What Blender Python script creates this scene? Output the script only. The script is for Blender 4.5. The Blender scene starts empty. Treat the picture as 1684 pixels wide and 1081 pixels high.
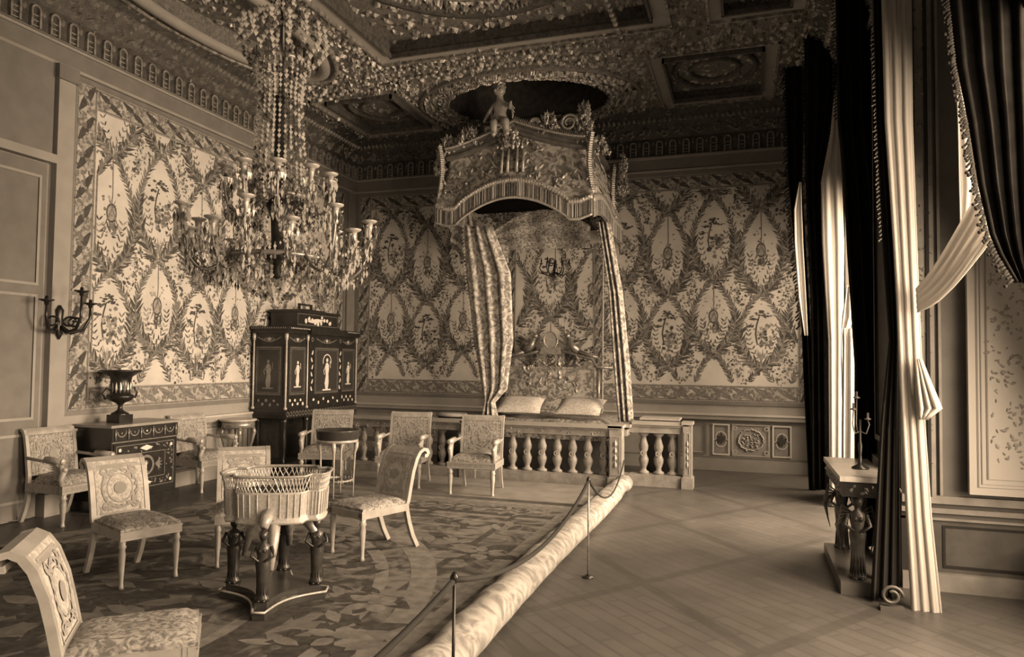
import bpy, math, random
import numpy as np
from mathutils import Vector, Matrix
sc = bpy.context.scene
PI = math.pi
RND = random.Random(7)
# ---------------------------------------------------------------- camera
H = 1.8; FPX = 1168.66; PITCH = .0393; ROLL = .011; YAW = .3195; CY = 549.84
fw = Vector((-math.sin(YAW)*math.cos(PITCH), math.cos(YAW)*math.cos(PITCH), math.sin(PITCH)))
r0 = Vector((math.cos(YAW), math.sin(YAW), 0)); u0 = r0.cross(fw)
rt = r0*math.cos(ROLL)+u0*math.sin(ROLL); up = -r0*math.sin(ROLL)+u0*math.cos(ROLL)
EYE = Vector((0, 0, H))
cd = bpy.data.cameras.new('camera'); cam = bpy.data.objects.new('camera', cd); sc.collection.objects.link(cam)
cd.sensor_fit = 'HORIZONTAL'; cd.sensor_width = 36; cd.lens = 36*FPX/1684; cd.shift_y = (CY-540.5)/1684
cd.clip_start = .05; cd.clip_end = 100
cam.matrix_world = Matrix(((rt.x, up.x, -fw.x, 0), (rt.y, up.y, -fw.y, 0), (rt.z, up.z, -fw.z, H), (0, 0, 0, 1)))
sc.camera = cam
def ray(x, y): return fw + rt*((x-842)/FPX) - up*((y-CY)/FPX)
def aty(x, y, Y): d = ray(x, y); return EYE + d*(Y/d.y)
def atz(x, y, z=0): d = ray(x, y); return EYE + d*((z-H)/d.z)
# ---------------------------------------------------------------- colour management, world, daylight
vs = sc.view_settings; vs.view_transform = 'Standard'; vs.look = 'None'; vs.gamma = 1; vs.use_curve_mapping = False
vs.exposure = -0.48
TINT = (1.0, .735, .49)                      # the sepia daylight of the old photograph
w = bpy.data.worlds.new('world'); sc.world = w; w.use_nodes = True
bg = w.node_tree.nodes['Background']; bg.inputs[0].default_value = (*TINT, 1); bg.inputs[1].default_value = .10
def area(name, loc, sx, sy, power, rot):
    l = bpy.data.lights.new(name, 'AREA'); l.shape = 'RECTANGLE'; l.size = sx; l.size_y = sy; l.energy = power; l.color = TINT; l.spread = math.radians(150 if 3 < loc[1] < 6 else 125)
    o = bpy.data.objects.new(name, l); sc.collection.objects.link(o); o.location = loc; o.rotation_euler = rot; return o
# window daylight, coming in through each window opening of the right hand wall (light faces -X)
RX = 1.2; GX = 2.25
for nm, yc, sy, p in (('daylight', 11.55, 1.0, 170), ('daylight', 8.85, 1.9, 800), ('daylight', 4.45, 2.2, 760), ('daylight', .2, 2.4, 260)):
    area(nm, (GX-.08, yc, 2.35), 3.4, sy, p, (0, PI/2-.36, 0))
# added weak fill lamp at the open end of the room behind the camera, no window
area('daylight', (-3.0, -2.8, 2.6), 5.5, 3.6, 14, (PI/2-.1, 0, 0))

# ---------------------------------------------------------------- materials
MATS = {}
def gcol(v): return (v, v*.975, v*.935, 1)
def mat(name, v, rough=.6, metal=0, spec=.4, var=0, scale=8, bump=0, bscale=60, v2=None, tr=0, distort=0, tex='noise', thr=None):
    if name in MATS: return MATS[name]
    m = bpy.data.materials.new(name); m.use_nodes = True; nt = m.node_tree; b = nt.nodes['Principled BSDF']
    b.inputs['Base Color'].default_value = gcol(v); b.inputs['Roughness'].default_value = rough
    b.inputs['Metallic'].default_value = metal; b.inputs['Specular IOR Level'].default_value = spec
    if tr: b.inputs['Transmission Weight'].default_value = tr
    tc = nt.nodes.new('ShaderNodeTexCoord')
    if v2 is not None:
        n = nt.nodes.new('ShaderNodeTexNoise' if tex == 'noise' else 'ShaderNodeTexVoronoi')
        n.inputs['Scale'].default_value = scale
        if tex == 'noise': n.inputs['Detail'].default_value = 5; n.inputs['Distortion'].default_value = distort
        nt.links.new(tc.outputs['Object'], n.inputs['Vector'])
        r = nt.nodes.new('ShaderNodeValToRGB'); lo, hi = thr or (.35, .65)
        r.color_ramp.elements[0].position = lo; r.color_ramp.elements[1].position = hi
        r.color_ramp.elements[0].color = gcol(v2); r.color_ramp.elements[1].color = gcol(v)
        nt.links.new(n.outputs[0], r.inputs[0]); nt.links.new(r.outputs[0], b.inputs['Base Color'])
    if bump:
        n = nt.nodes.new('ShaderNodeTexNoise'); n.inputs['Scale'].default_value = bscale; n.inputs['Detail'].default_value = 4
        nt.links.new(tc.outputs['Object'], n.inputs['Vector'])
        bp = nt.nodes.new('ShaderNodeBump'); bp.inputs['Strength'].default_value = bump; bp.inputs['Distance'].default_value = .02
        nt.links.new(n.outputs[0], bp.inputs['Height']); nt.links.new(bp.outputs[0], b.inputs['Normal'])
    MATS[name] = m; return m
SILK = mat('silk_ground', .56, .65, v2=.46, scale=2.5, bump=.1, bscale=90)
SILK2 = mat('silk_border_ground', .46, .7, v2=.28, scale=5)
LEAFD = mat('embroidered_dark_leaf', .075, .8, v2=.045, scale=30)
LEAFM = mat('embroidered_mid_leaf', .19, .8, v2=.12, scale=30)
LEAFL = mat('embroidered_pale_leaf', .33, .8, v2=.24, scale=30)
GILT = mat('gilt', .42, .38, metal=.35, spec=.6, v2=.26, scale=14, bump=.25, bscale=50)
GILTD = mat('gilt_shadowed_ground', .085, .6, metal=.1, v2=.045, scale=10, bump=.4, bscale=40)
GILTP = mat('pale_gilt', .44, .4, metal=.2, spec=.6, v2=.32, scale=20)
PAINT = mat('painted_moulding', .30, .55, v2=.26, scale=4, bump=.05)
PAINTD = mat('painted_moulding_dark', .17, .6, v2=.14, scale=5, bump=.06)
PAINTL = mat('painted_panel_light', .46, .5, v2=.42, scale=4)
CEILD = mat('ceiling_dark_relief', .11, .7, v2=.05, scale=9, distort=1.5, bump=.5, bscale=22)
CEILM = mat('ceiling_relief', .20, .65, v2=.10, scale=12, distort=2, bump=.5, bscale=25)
BROC = mat('brocade', .38, .8, v2=.14, scale=20, distort=2.2, bump=.15, bscale=120, thr=(.4, .6))
BROCL = mat('brocade_pale', .50, .8, v2=.33, scale=17, distort=2.5, bump=.15, bscale=120, thr=(.4, .58))
BROCD = mat('brocade_dim', .34, .85, v2=.10, scale=16, distort=2, bump=.15, thr=(.42, .6))
DRAPE = mat('bed_drapery', .50, .8, v2=.17, scale=8, distort=2, thr=(.42, .6))
LINED = mat('drapery_lining', .40, .75, v2=.34, scale=20)
VELV = mat('dark_velvet', .016, 1.0, spec=.02, v2=.010, scale=9)
FRING = mat('curtain_fringe', .06, .9, v2=.02, scale=40)
SHEER = mat('sheer_muslin', .58, .9, spec=.1, v2=.54, scale=30)
EBON = mat('ebony_veneer', .022, .3, spec=.6, v2=.012, scale=12)
MAHOG = mat('mahogany', .05, .28, spec=.6, v2=.03, scale=6)
INLAY = mat('pearl_inlay', .62, .35, spec=.6)
BRNZ = mat('gilt_bronze', .34, .32, metal=.5, spec=.6, v2=.20, scale=30)
BRNZD = mat('dark_bronze', .035, .3, metal=.4, spec=.6, v2=.018, scale=14)
MARB = mat('pale_marble', .52, .3, v2=.40, scale=9, distort=1)
CRYS = mat('cut_crystal', .50, .08, spec=.9, metal=.25)
CRYSD = mat('smoky_crystal', .10, .1, spec=.9, metal=.3)
CHWOOD = mat('gilded_chair_wood', .40, .45, metal=.1, spec=.5, v2=.30, scale=9)
STONE = mat('carved_balustrade_wood', .27, .5, v2=.18, scale=9, bump=.12)
ROPE = mat('dark_rope', .02, .9)
DARK = mat('deep_shadow_board', .02, .9)
def make_sheer(m, v):
    nt = m.node_tree; nt.nodes.remove(nt.nodes['Principled BSDF']); out = nt.nodes['Material Output']
    d = nt.nodes.new('ShaderNodeBsdfDiffuse'); t = nt.nodes.new('ShaderNodeBsdfTranslucent'); mx = nt.nodes.new('ShaderNodeMixShader'); mx.inputs[0].default_value = .42
    n = nt.nodes.new('ShaderNodeTexNoise'); n.inputs['Scale'].default_value = 25; r = nt.nodes.new('ShaderNodeValToRGB'); r.color_ramp.elements[0].color = gcol(v*.88); r.color_ramp.elements[1].color = gcol(v)
    nt.links.new(n.outputs[0], r.inputs[0]); nt.links.new(r.outputs[0], d.inputs[0]); nt.links.new(r.outputs[0], t.inputs[0])
    nt.links.new(d.outputs[0], mx.inputs[1]); nt.links.new(t.outputs[0], mx.inputs[2]); nt.links.new(mx.outputs[0], out.inputs[0])
make_sheer(SHEER, .60)
def floor_mat():
    m = bpy.data.materials.new('parquet'); m.use_nodes = True; nt = m.node_tree; b = nt.nodes['Principled BSDF']
    b.inputs['Roughness'].default_value = .42; b.inputs['Specular IOR Level'].default_value = .35
    tc = nt.nodes.new('ShaderNodeTexCoord'); mp = nt.nodes.new('ShaderNodeMapping'); mp.inputs['Rotation'].default_value = (0, 0, .78)
    nt.links.new(tc.outputs['Object'], mp.inputs['Vector'])
    br = nt.nodes.new('ShaderNodeTexBrick'); nt.links.new(mp.outputs[0], br.inputs['Vector'])
    br.inputs['Color1'].default_value = gcol(.125); br.inputs['Color2'].default_value = gcol(.105); br.inputs['Mortar'].default_value = gcol(.095)
    br.inputs['Scale'].default_value = 1.0; br.inputs['Mortar Size'].default_value = .012; br.inputs['Brick Width'].default_value = .6; br.inputs['Row Height'].default_value = .12
    n = nt.nodes.new('ShaderNodeTexNoise'); n.inputs['Scale'].default_value = 1.1; n.inputs['Detail'].default_value = 7; n.inputs['Roughness'].default_value = .62
    nt.links.new(tc.outputs['Object'], n.inputs['Vector'])
    mx = nt.nodes.new('ShaderNodeMix'); mx.data_type = 'RGBA'; mx.blend_type = 'MULTIPLY'; mx.inputs[0].default_value = .75
    sx = nt.nodes.new('ShaderNodeSeparateXYZ'); nt.links.new(tc.outputs['Object'], sx.inputs[0])
    def mth(op, a, b=None):
        q = nt.nodes.new('ShaderNodeMath'); q.operation = op
        for i, z in enumerate((a, b)):
            if z is None: continue
            if isinstance(z, (int, float)): q.inputs[i].default_value = z
            else: nt.links.new(z, q.inputs[i])
        return q.outputs[0]
    ln = []
    for sg in (1.0, -1.0):       # the long diagonal battens of the parquet
        a = mth('FRACT', mth('MULTIPLY', mth('ADD', mth('MULTIPLY', sx.outputs[0], 1.35), mth('MULTIPLY', sx.outputs[1], sg)), .42)); ln.append(mth('LESS_THAN', a, .075))
    mk = mth('MAXIMUM', ln[0], ln[1])
    m2 = nt.nodes.new('ShaderNodeMix'); m2.data_type = 'RGBA'; m2.inputs[7].default_value = gcol(.07); nt.links.new(mth('MULTIPLY', mk, .55), m2.inputs[0])
    nt.links.new(br.outputs[0], m2.inputs[6]); nt.links.new(m2.outputs[2], mx.inputs[6]); nt.links.new(n.outputs[0], mx.inputs[7]); nt.links.new(mx.outputs[2], b.inputs['Base Color'])
    return m
PARQ = floor_mat()
def carpet_mat():
    m = bpy.data.materials.new('carpet_pile'); m.use_nodes = True; nt = m.node_tree; b = nt.nodes['Principled BSDF']
    b.inputs['Roughness'].default_value = .95; b.inputs['Specular IOR Level'].default_value = .1
    tc = nt.nodes.new('ShaderNodeTexCoord')
    n = nt.nodes.new('ShaderNodeTexNoise'); n.inputs['Scale'].default_value = 3.2; n.inputs['Detail'].default_value = 6; n.inputs['Distortion'].default_value = 1.8
    nt.links.new(tc.outputs['Object'], n.inputs['Vector'])
    r = nt.nodes.new('ShaderNodeValToRGB'); e = r.color_ramp.elements
    e[0].position = .40; e[0].color = gcol(.055); e[1].position = .62; e[1].color = gcol(.16)
    e2 = e.new(.50); e2.color = gcol(.10)
    nt.links.new(n.outputs[0], r.inputs[0]); nt.links.new(r.outputs[0], b.inputs['Base Color'])
    return m
CARP = carpet_mat()
CARPD = mat('carpet_dark_motif', .075, .95, spec=.1, v2=.045, scale=15)
CARPM = mat('carpet_mid_motif', .16, .95, spec=.1, v2=.12, scale=14)
CARPL = mat('carpet_pale_motif', .20, .95, spec=.1, v2=.13, scale=10)
ROLLM = mat('carpet_underside', .33, .95, spec=.1, v2=.17, scale=5, distort=2.2, thr=(.38, .62))

# ---------------------------------------------------------------- mesh building
class MB:
    def __init__(s): s.v = []; s.f = []; s.m = []; s.sm = []
    def add(s, vs, fs, mi=0, smooth=False):
        b = len(s.v); s.v += [tuple(p) for p in vs]
        for f in fs: s.f.append([b+i for i in f]); s.m.append(mi); s.sm.append(smooth)
    def box(s, x0, x1, y0, y1, z0, z1, mi=0):
        vs = [(x, y, z) for z in (z0, z1) for y in (y0, y1) for x in (x0, x1)]
        s.add(vs, [(0, 2, 3, 1), (4, 5, 7, 6), (0, 1, 5, 4), (2, 6, 7, 3), (0, 4, 6, 2), (1, 3, 7, 5)], mi)
    def cbox(s, c, d, mi=0): s.box(c[0]-d[0]/2, c[0]+d[0]/2, c[1]-d[1]/2, c[1]+d[1]/2, c[2]-d[2]/2, c[2]+d[2]/2, mi)
    def lathe(s, c, prof, n=12, mi=0, smooth=True, sx=1, sy=1, cap=True):
        vs = []; fs = []
        for r, z in prof:
            for k in range(n):
                a = 2*PI*k/n; vs.append((c[0]+r*sx*math.cos(a), c[1]+r*sy*math.sin(a), c[2]+z))
        for i in range(len(prof)-1):
            for k in range(n):
                a = i*n+k; b = i*n+(k+1) % n; fs.append((a, b, b+n, a+n))
        if cap: fs.append(tuple(range(n))[::-1]); fs.append(tuple((len(prof)-1)*n+k for k in range(n)))
        s.add(vs, fs, mi, smooth)
    def tube(s, pts, r, n=6, mi=0, smooth=True):
        pts = [Vector(p) for p in pts]; rs = r if hasattr(r, '__len__') else [r]*len(pts); vs = []; fs = []
        ref = None
        for i, p in enumerate(pts):
            t = (pts[min(i+1, len(pts)-1)]-pts[max(i-1, 0)]).normalized()
            if ref is None: ref = Vector((0, 0, 1)) if abs(t.z) < .9 else Vector((1, 0, 0))
            a = t.cross(ref).normalized(); b = t.cross(a).normalized(); ref = -b if False else a.cross(t)
            for k in range(n):
                g = 2*PI*k/n; vs.append(p+(a*math.cos(g)+b*math.sin(g))*rs[i])
        for i in range(len(pts)-1):
            for k in range(n):
                a = i*n+k; b = i*n+(k+1) % n; fs.append((a, b, b+n, a+n))
        fs.append(tuple(range(n))[::-1]); fs.append(tuple((len(pts)-1)*n+k for k in range(n)))
        s.add(vs, fs, mi, smooth)
    def ball(s, c, r, mi=0, n=8, m=5, sc3=(1, 1, 1), smooth=True):
        s.lathe_s(c, [(math.sin(PI*i/m)*r, -math.cos(PI*i/m)*r) for i in range(m+1)], n, mi, sc3, smooth)
    def lathe_s(s, c, prof, n, mi, sc3, smooth):
        vs = []; fs = []
        for q, z in prof:
            for k in range(n):
                a = 2*PI*k/n; vs.append((c[0]+q*sc3[0]*math.cos(a), c[1]+q*sc3[1]*math.sin(a), c[2]+z*sc3[2]))
        for i in range(len(prof)-1):
            for k in range(n):
                a = i*n+k; b = i*n+(k+1) % n; fs.append((a, b, b+n, a+n))
        s.add(vs, fs, mi, smooth)
    def octa(s, c, r, h, mi=0):
        x, y, z = c
        vs = [(x+r, y, z), (x, y+r, z), (x-r, y, z), (x, y-r, z), (x, y, z+h), (x, y, z-h)]
        s.add(vs, [(0, 1, 4), (1, 2, 4), (2, 3, 4), (3, 0, 4), (1, 0, 5), (2, 1, 5), (3, 2, 5), (0, 3, 5)], mi)
    def plate(s, poly, fn, h0, h1, mi=0):          # a 2D outline given thickness by the mapping fn(u, v, h)
        n = len(poly); vs = [fn(u, v, h0) for u, v in poly]+[fn(u, v, h1) for u, v in poly]
        fs = [tuple(n+i for i in range(n))]+[(i, (i+1) % n, n+(i+1) % n, n+i) for i in range(n)]
        s.add(vs, fs, mi)
    def sweep(s, prof, path, mi=0, closed=False, smooth=False):  # prof: (out, z) pairs, path: list of (point, outward normal)
        vs = []; fs = []; k = len(prof)
        for p, nrm in path:
            for o, z in prof: vs.append((p[0]+nrm[0]*o, p[1]+nrm[1]*o, p[2]+z))
        for i in range(len(path)-(0 if closed else 1)):
            j = (i+1) % len(path)
            for q in range(k-1): fs.append((i*k+q, j*k+q, j*k+q+1, i*k+q+1))
        s.add(vs, fs, mi, smooth)
    def build(s, name, mats, parent=None, loc=None):
        me = bpy.data.meshes.new(name); me.from_pydata(s.v, [], s.f)
        if not isinstance(mats, (list, tuple)): mats = [mats]
        for m in mats: me.materials.append(m)
        me.polygons.foreach_set('material_index', s.m); me.polygons.foreach_set('use_smooth', s.sm); me.update()
        o = bpy.data.objects.new(name, me); sc.collection.objects.link(o)
        if parent: o.parent = parent
        if loc: o.location = loc
        return o
def tag(o, label, cat, group=None):
    o['label'] = label; o['category'] = cat
    if group: o['group'] = group
    return o
def thing(name, label, cat, loc=(0, 0, 0), rz=0, group=None):
    o = bpy.data.objects.new(name, None); sc.collection.objects.link(o); o.empty_display_size = .1
    o.location = loc; o.rotation_euler = (0, 0, rz); return tag(o, label, cat, group)
def struct(name, mb, mats): o = mb.build(name, mats); o['kind'] = 'structure'; return o
def dup(o, loc, rz, label, parent=None):
    c = o.copy(); sc.collection.objects.link(c); c.location = loc; c.rotation_euler = (0, 0, rz); c['label'] = label
    def rec(a, b):
        for ch in list(a.children):
            d = ch.copy(); sc.collection.objects.link(d); d.parent = b; rec(ch, d)
    rec(o, c); return c
# flat embroidery / inlay helpers: fn(u, v, h) maps pattern coordinates to a surface
HC = [0.0]
def lift(): HC[0] = (HC[0]+2.3e-6) % 5e-4; return HC[0]
def leaf2(mb, fn, u, v, ang, L, W, h, mi, n=7):
    h += lift()
    c, s_ = math.cos(ang), math.sin(ang); pts = []
    out = [(0, 0), (.25, .42), (.55, .5), (.85, .22), (1, 0), (.85, -.22), (.55, -.5), (.25, -.42)]
    if n < 7: out = [(0, 0), (.45, .5), (1, 0), (.45, -.5)]
    for a, b in out: x = a*L; y = b*W; pts.append((u+x*c-y*s_, v+x*s_+y*c))
    mb.add([fn(p, q, h) for p, q in pts], [tuple(range(len(pts)))], mi)
def blob2(mb, fn, u, v, r, h, mi, rnd=RND, n=6, sy=1):
    h += lift()
    a0 = rnd.random()*6; pts = [(u+math.cos(a0+2*PI*k/n)*r*rnd.uniform(.6, 1.15), v+math.sin(a0+2*PI*k/n)*r*sy*rnd.uniform(.6, 1.15)) for k in range(n)]
    mb.add([fn(p, q, h) for p, q in pts], [tuple(range(n))], mi)
def strip2(mb, fn, pts, wd, h, mi):
    h += lift()
    vs = []; n = len(pts)
    for i in range(n):
        a = pts[max(i-1, 0)]; b = pts[min(i+1, n-1)]; dx, dy = b[0]-a[0], b[1]-a[1]; l = math.hypot(dx, dy) or 1
        ww = (wd[i] if hasattr(wd, '__len__') else wd)/2
        vs += [fn(pts[i][0]-dy/l*ww, pts[i][1]+dx/l*ww, h), fn(pts[i][0]+dy/l*ww, pts[i][1]-dx/l*ww, h)]
    mb.add(vs, [(2*i, 2*i+1, 2*i+3, 2*i+2) for i in range(n-1)], mi)
def rect2(mb, fn, a, b, c, d, h, mi): mb.add([fn(a, c, h), fn(b, c, h), fn(b, d, h), fn(a, d, h)], [(0, 1, 2, 3)], mi)
def frame2(mb, fn, a, b, c, d, t, h, mi):
    rect2(mb, fn, a, b, c, c+t, h, mi); rect2(mb, fn, a, b, d-t, d, h, mi); rect2(mb, fn, a, a+t, c+t, d-t, h, mi); rect2(mb, fn, b-t, b, c+t, d-t, h, mi)
def ring2(mb, fn, u, v, r0_, r1_, h, mi, n=20, sy=1, a0=0, a1=2*PI):
    h += lift()
    vs = []
    for k in range(n+1):
        a = a0+(a1-a0)*k/n
        for r in (r0_, r1_): vs.append(fn(u+math.cos(a)*r, v+math.sin(a)*r*sy, h))
    mb.add(vs, [(2*i, 2*i+1, 2*i+3, 2*i+2) for i in range(n)], mi)
# raised relief: small carved leaves (three-dimensional) scattered on a surface
def carve(mb, fn, u, v, ang, L, W, h0, hh, mi):
    c, s_ = math.cos(ang), math.sin(ang)
    out = [(0, 0), (.35, .5), (.75, .32), (1, 0), (.75, -.32), (.35, -.5)]
    P = [fn(u+a*L*c-b*W*s_, v+a*L*s_+b*W*c, h0) for a, b in out]
    P.append(fn(u+.3*L*c, v+.3*L*s_, h0+hh)); P.append(fn(u+.72*L*c, v+.72*L*s_, h0+hh*.8))
    mb.add(P, [(0, 1, 6), (1, 2, 7, 6), (2, 3, 7), (3, 4, 7), (4, 5, 6, 7), (5, 0, 6)], mi)
def foliage(mb, fn, u0_, u1_, v0, v1, dens, L, h0=0, hh=.03, mi=0, seed=1, test=None):
    rd = random.Random(seed); n = int(abs((u1_-u0_)*(v1-v0))*dens)
    for _ in range(n):
        u = rd.uniform(u0_, u1_); v = rd.uniform(v0, v1)
        if test and not test(u, v): continue
        l = L*rd.uniform(.6, 1.3); carve(mb, fn, u, v, rd.uniform(0, 2*PI), l, l*rd.uniform(.4, .65), h0, hh*rd.uniform(.6, 1.3), mi)
def scrolls(mb, fn, u0_, u1_, vc, amp, pitch, L, h0, hh, mi, seed=2):     # running acanthus scroll
    rd = random.Random(seed); n = max(1, int((u1_-u0_)/pitch)); pitch = (u1_-u0_)/n
    for i in range(n):
        cu = u0_+(i+.5)*pitch; sg = 1 if i % 2 else -1
        for k in range(14):
            a = k*.5; r = amp*(1-k/16); uu = cu+math.cos(a)*r*.8; vv = vc+sg*math.sin(a)*r
            carve(mb, fn, uu, vv, a*sg+PI/2+rd.uniform(-.5, .5), L*(1-k/28), L*.5, h0, hh, mi)
        carve(mb, fn, cu-pitch*.5, vc-sg*amp*.5, .4*sg, pitch*.5, L*.45, h0, hh, mi)

# ================================================================ THE ROOM
LX = -7.62; BY = 12.69; FY = -3.0; CZ = 6.25
fb = MB(); fb.box(LX-.3, GX+.3, FY, BY+.3, -.2, 0); struct('floor', fb, PARQ)
# ---- silk hanging pattern
def garland(mb, fn, pts, Lf, W, keep, h, mis=(1,), step=.055, spread=.55):
    d = 0; prev = None
    for i in range(len(pts)-1):
        (u0_, v0), (u1_, v1) = pts[i], pts[i+1]; seg = math.hypot(u1_-u0_, v1-v0); 
        n = max(1, int(seg/step)); ang = math.atan2(v1-v0, u1_-u0_)
        for k in range(n):
            t = k/n; u = u0_+(u1_-u0_)*t; v = v0+(v1-v0)*t
            if not keep(u, v): continue
            for sg in (-1, 1):
                leaf2(mb, fn, u, v, ang+sg*spread*RND.uniform(.7, 1.3), Lf*RND.uniform(.75, 1.2), W, h+RND.random()*.0008, RND.choice(mis))
def tapestry(mb, fn, u0_, u1_, v0, v1, cu, az, pw=.775, seed=3):
    """silk ground, then columns of ogee leaf frames; column cu has a tree medallion at height az, its neighbours 1.55 lower"""
    rect2(mb, fn, u0_, u1_, v0, v1, .002, 0)
    keep = lambda u, v: u0_+.02 < u < u1_-.02 and v0+.02 < v < v1-.02
    rd = random.Random(seed)
    for k in range(int((u0_-cu)/pw)-2, int((u1_-cu)/pw)+3):
        c = cu+k*pw
        if k % 2 == 0: cells = ((az-.62, az+.86, 'tree'), (az-1.87, az-.62, 'trophy'), (az+.86, az+2.2, 'trophy'), (az-3.3, az-1.87, 'tree'))
        else: cells = ((az-2.12, az-.87, 'tree'), (az-.87, az+.62, 'trophy'), (az+.62, az+2, 'tree'), (az-3.5, az-2.12, 'trophy'))
        for b, t_, kind in cells:
            hh_ = t_-b; wd = .345
            def side(t, sg): return (c+sg*(.015+wd*max(0, math.sin(PI*t**.85))**.85), b+t*hh_)
            for sg in (-1, 1):
                P = [side(t/14, sg) for t in range(15)]
                # feathery fronds, tips up and out, thick in the lower V
                garland(mb, fn, P[:8], .19, .030, keep, .0045, (1, 1, 2), step=.032, spread=.62)
                garland(mb, fn, P[:7], .11, .024, keep, .0055, (2, 3, 1), step=.045, spread=.9)
                garland(mb, fn, P[7:], .11, .024, keep, .0042, (1, 2, 2), step=.04, spread=.6)
                strip2(mb, fn, [p for p in P if keep(*p)] or [(c, (v0+v1)/2)]*2, .022, .0058, 2)
                if kind == 'tree':
                    Q = [(c+sg*(.01+.20*math.sin(min(1, t/9*1.1)*PI*.6)), b+.08+t/9*hh_*.55) for t in range(10)]
                    garland(mb, fn, Q, .08, .02, keep, .0041, (2, 2, 1), step=.05, spread=.7)
                # flower trails outside the frame
                for q in range(62):
                    t = rd.random(); u = c+sg*(.20+.19*math.sin(PI*t))+rd.gauss(0, .03)+sg*.0; v = b-.28+t*.5+rd.gauss(0, .06)
                    if keep(u, v): blob2(mb, fn, u, v, rd.uniform(.010, .028), .003, rd.choice((2, 2, 3, 1)), rd, rd.choice((4, 5, 6)))
            for q in range(50):
                u = c+rd.gauss(0, .16); v = b+rd.gauss(0, .07)
                if keep(u, v): blob2(mb, fn, u, v, rd.uniform(.015, .035), .0034, rd.choice((2, 3, 2, 1)), rd, 6)
            m = b+hh_*.5
            if not (keep(c, m+.25) and keep(c, m-.25)): continue
            if kind == 'tree':
                strip2(mb, fn, [(c-.06, m-.24), (c-.09, m-.05), (c-.07, m+.1), (c-.03, m+.24)], .020, .005, 1)
                for bx, bz, r in ((-.02, .27, .09), (.07, .24, .06), (-.12, .2, .05), (-.16, .08, .05), (0, .32, .05)):
                    for q in range(12):
                        blob2(mb, fn, c+bx+rd.gauss(0, r*.7), m+bz+rd.gauss(0, r*.25), rd.uniform(.014, .034), .0052, 1, rd, 5, .6)
                for q in range(55): blob2(mb, fn, c+.05+rd.gauss(0, .065), m-.12+rd.gauss(0, .11), rd.uniform(.014, .042), .005, rd.choice((1, 2, 2, 3)), rd, 6)
                for q in range(9): leaf2(mb, fn, c+(q-4)*.010, b+.05, PI/2+(q-4)*.14, rd.uniform(.16, .3), .014, .0048, rd.choice((2, 3)))
            else:
                strip2(mb, fn, [(c, t_-.02), (c+.01, m+.25), (c, m+.1)], .014, .005, 2)
                ring2(mb, fn, c, m, 0, .07, .0048, 3, 14, 1.6); ring2(mb, fn, c, m, .062, .078, .0052, 1, 14, 1.6)
                leaf2(mb, fn, c-.11, m-.2, 1.15, .42, .022, .0054, 2); leaf2(mb, fn, c+.12, m-.2, 1.98, .42, .022, .0054, 2)
                for q in range(22): blob2(mb, fn, c+rd.gauss(0, .09), m-.24+rd.gauss(0, .035), rd.uniform(.014, .03), .005, rd.choice((1, 2)), rd, 6, .6)
                for q in range(34): blob2(mb, fn, c+rd.gauss(0, .08), m+rd.gauss(0, .17), rd.uniform(.01, .026), .005, rd.choice((2, 3)), rd)
                for sg in (-1, 1): garland(mb, fn, [(c+sg*(.01+.17*math.sin(t/8*PI*.55)), b+.1+t/8*hh_*.4) for t in range(9)], .09, .022, keep, .0043, (2, 3, 1), step=.05, spread=.7)
                for q in range(14): leaf2(mb, fn, c+rd.uniform(-.07, .07), m-.3+rd.uniform(0, .12), rd.uniform(.9, 2.2), .12, .02, .0049, rd.choice((1, 2)))
def border(mb, fn, u0_, u1_, v0, v1, vert, h=.008, seed=5, dark=True):
    rect2(mb, fn, u0_, u1_, v0, v1, h, 4); rd = random.Random(seed)
    t = .012
    frame2(mb, fn, u0_, u1_, v0, v1, t, h+.002, 3); frame2(mb, fn, u0_+t, u1_-t, v0+t, v1-t, .02, h+.001, 2)
    W = (u1_-u0_) if vert else (v1-v0); Ln = (v1-v0) if vert else (u1_-u0_); n = max(1, int(Ln/.34)); p = Ln/n
    def m(a, b): return (u0_+W/2+b, v0+a) if vert else (u0_+a, v0+W/2+b)
    mi = 1 if dark else 2
    for i in range(n):
        a = i*p
        pts = [m(a+p*(.05+.95*s_), (.36-.72*s_)*W*(1 if not vert else -1)) for s_ in [k/6 for k in range(7)]]
        strip2(mb, fn, pts, [.02, W*.2, W*.3, W*.34, W*.3, W*.2, .02], h+.003, mi)
        for q in range(9):
            s_ = q/9; 
            pu, pv = m(a+p*(.05+.95*s_), (.36-.72*s_)*W*(1 if not vert else -1))
            leaf2(mb, fn, pu, pv, rd.uniform(0, 6.3), W*.22, W*.07, h+.0036, mi, 4)
        for q in range(34):
            pu, pv = m(a+p*rd.uniform(.5, 1.0), W*rd.uniform(.02, .38)*(1 if not vert else -1)); blob2(mb, fn, pu, pv, rd.uniform(.012, .03), h+.003+q*.00004, rd.choice((2, 3, 2)), rd)
            pu, pv = m(a+p*rd.uniform(.0, .5), -W*rd.uniform(.02, .38)*(1 if not vert else -1)); blob2(mb, fn, pu, pv, rd.uniform(.012, .03), h+.003+q*.00004, rd.choice((2, 3, 2)), rd)
TM = [SILK, LEAFD, LEAFM, LEAFL, SILK2]
def hanging(mb, fn, u0_, u1_, v0, v1, cu, az, bw=.29, bb=.27):
    tapestry(mb, fn, u0_+bw, u1_-bw, v0+bb, v1-bb, cu, az)
    border(mb, fn, u0_, u0_+bw, v0, v1, True); border(mb, fn, u1_-bw, u1_, v0, v1, True, seed=8)
    border(mb, fn, u0_+bw, u1_-bw, v0, v0+bb, False, dark=False, seed=6); border(mb, fn, u0_+bw, u1_-bw, v1-bb, v1, False, seed=9)
    frame2(mb, fn, u0_-.06, u1_+.06, v0-.06, v1+.06, .06, .02, 6)
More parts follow.
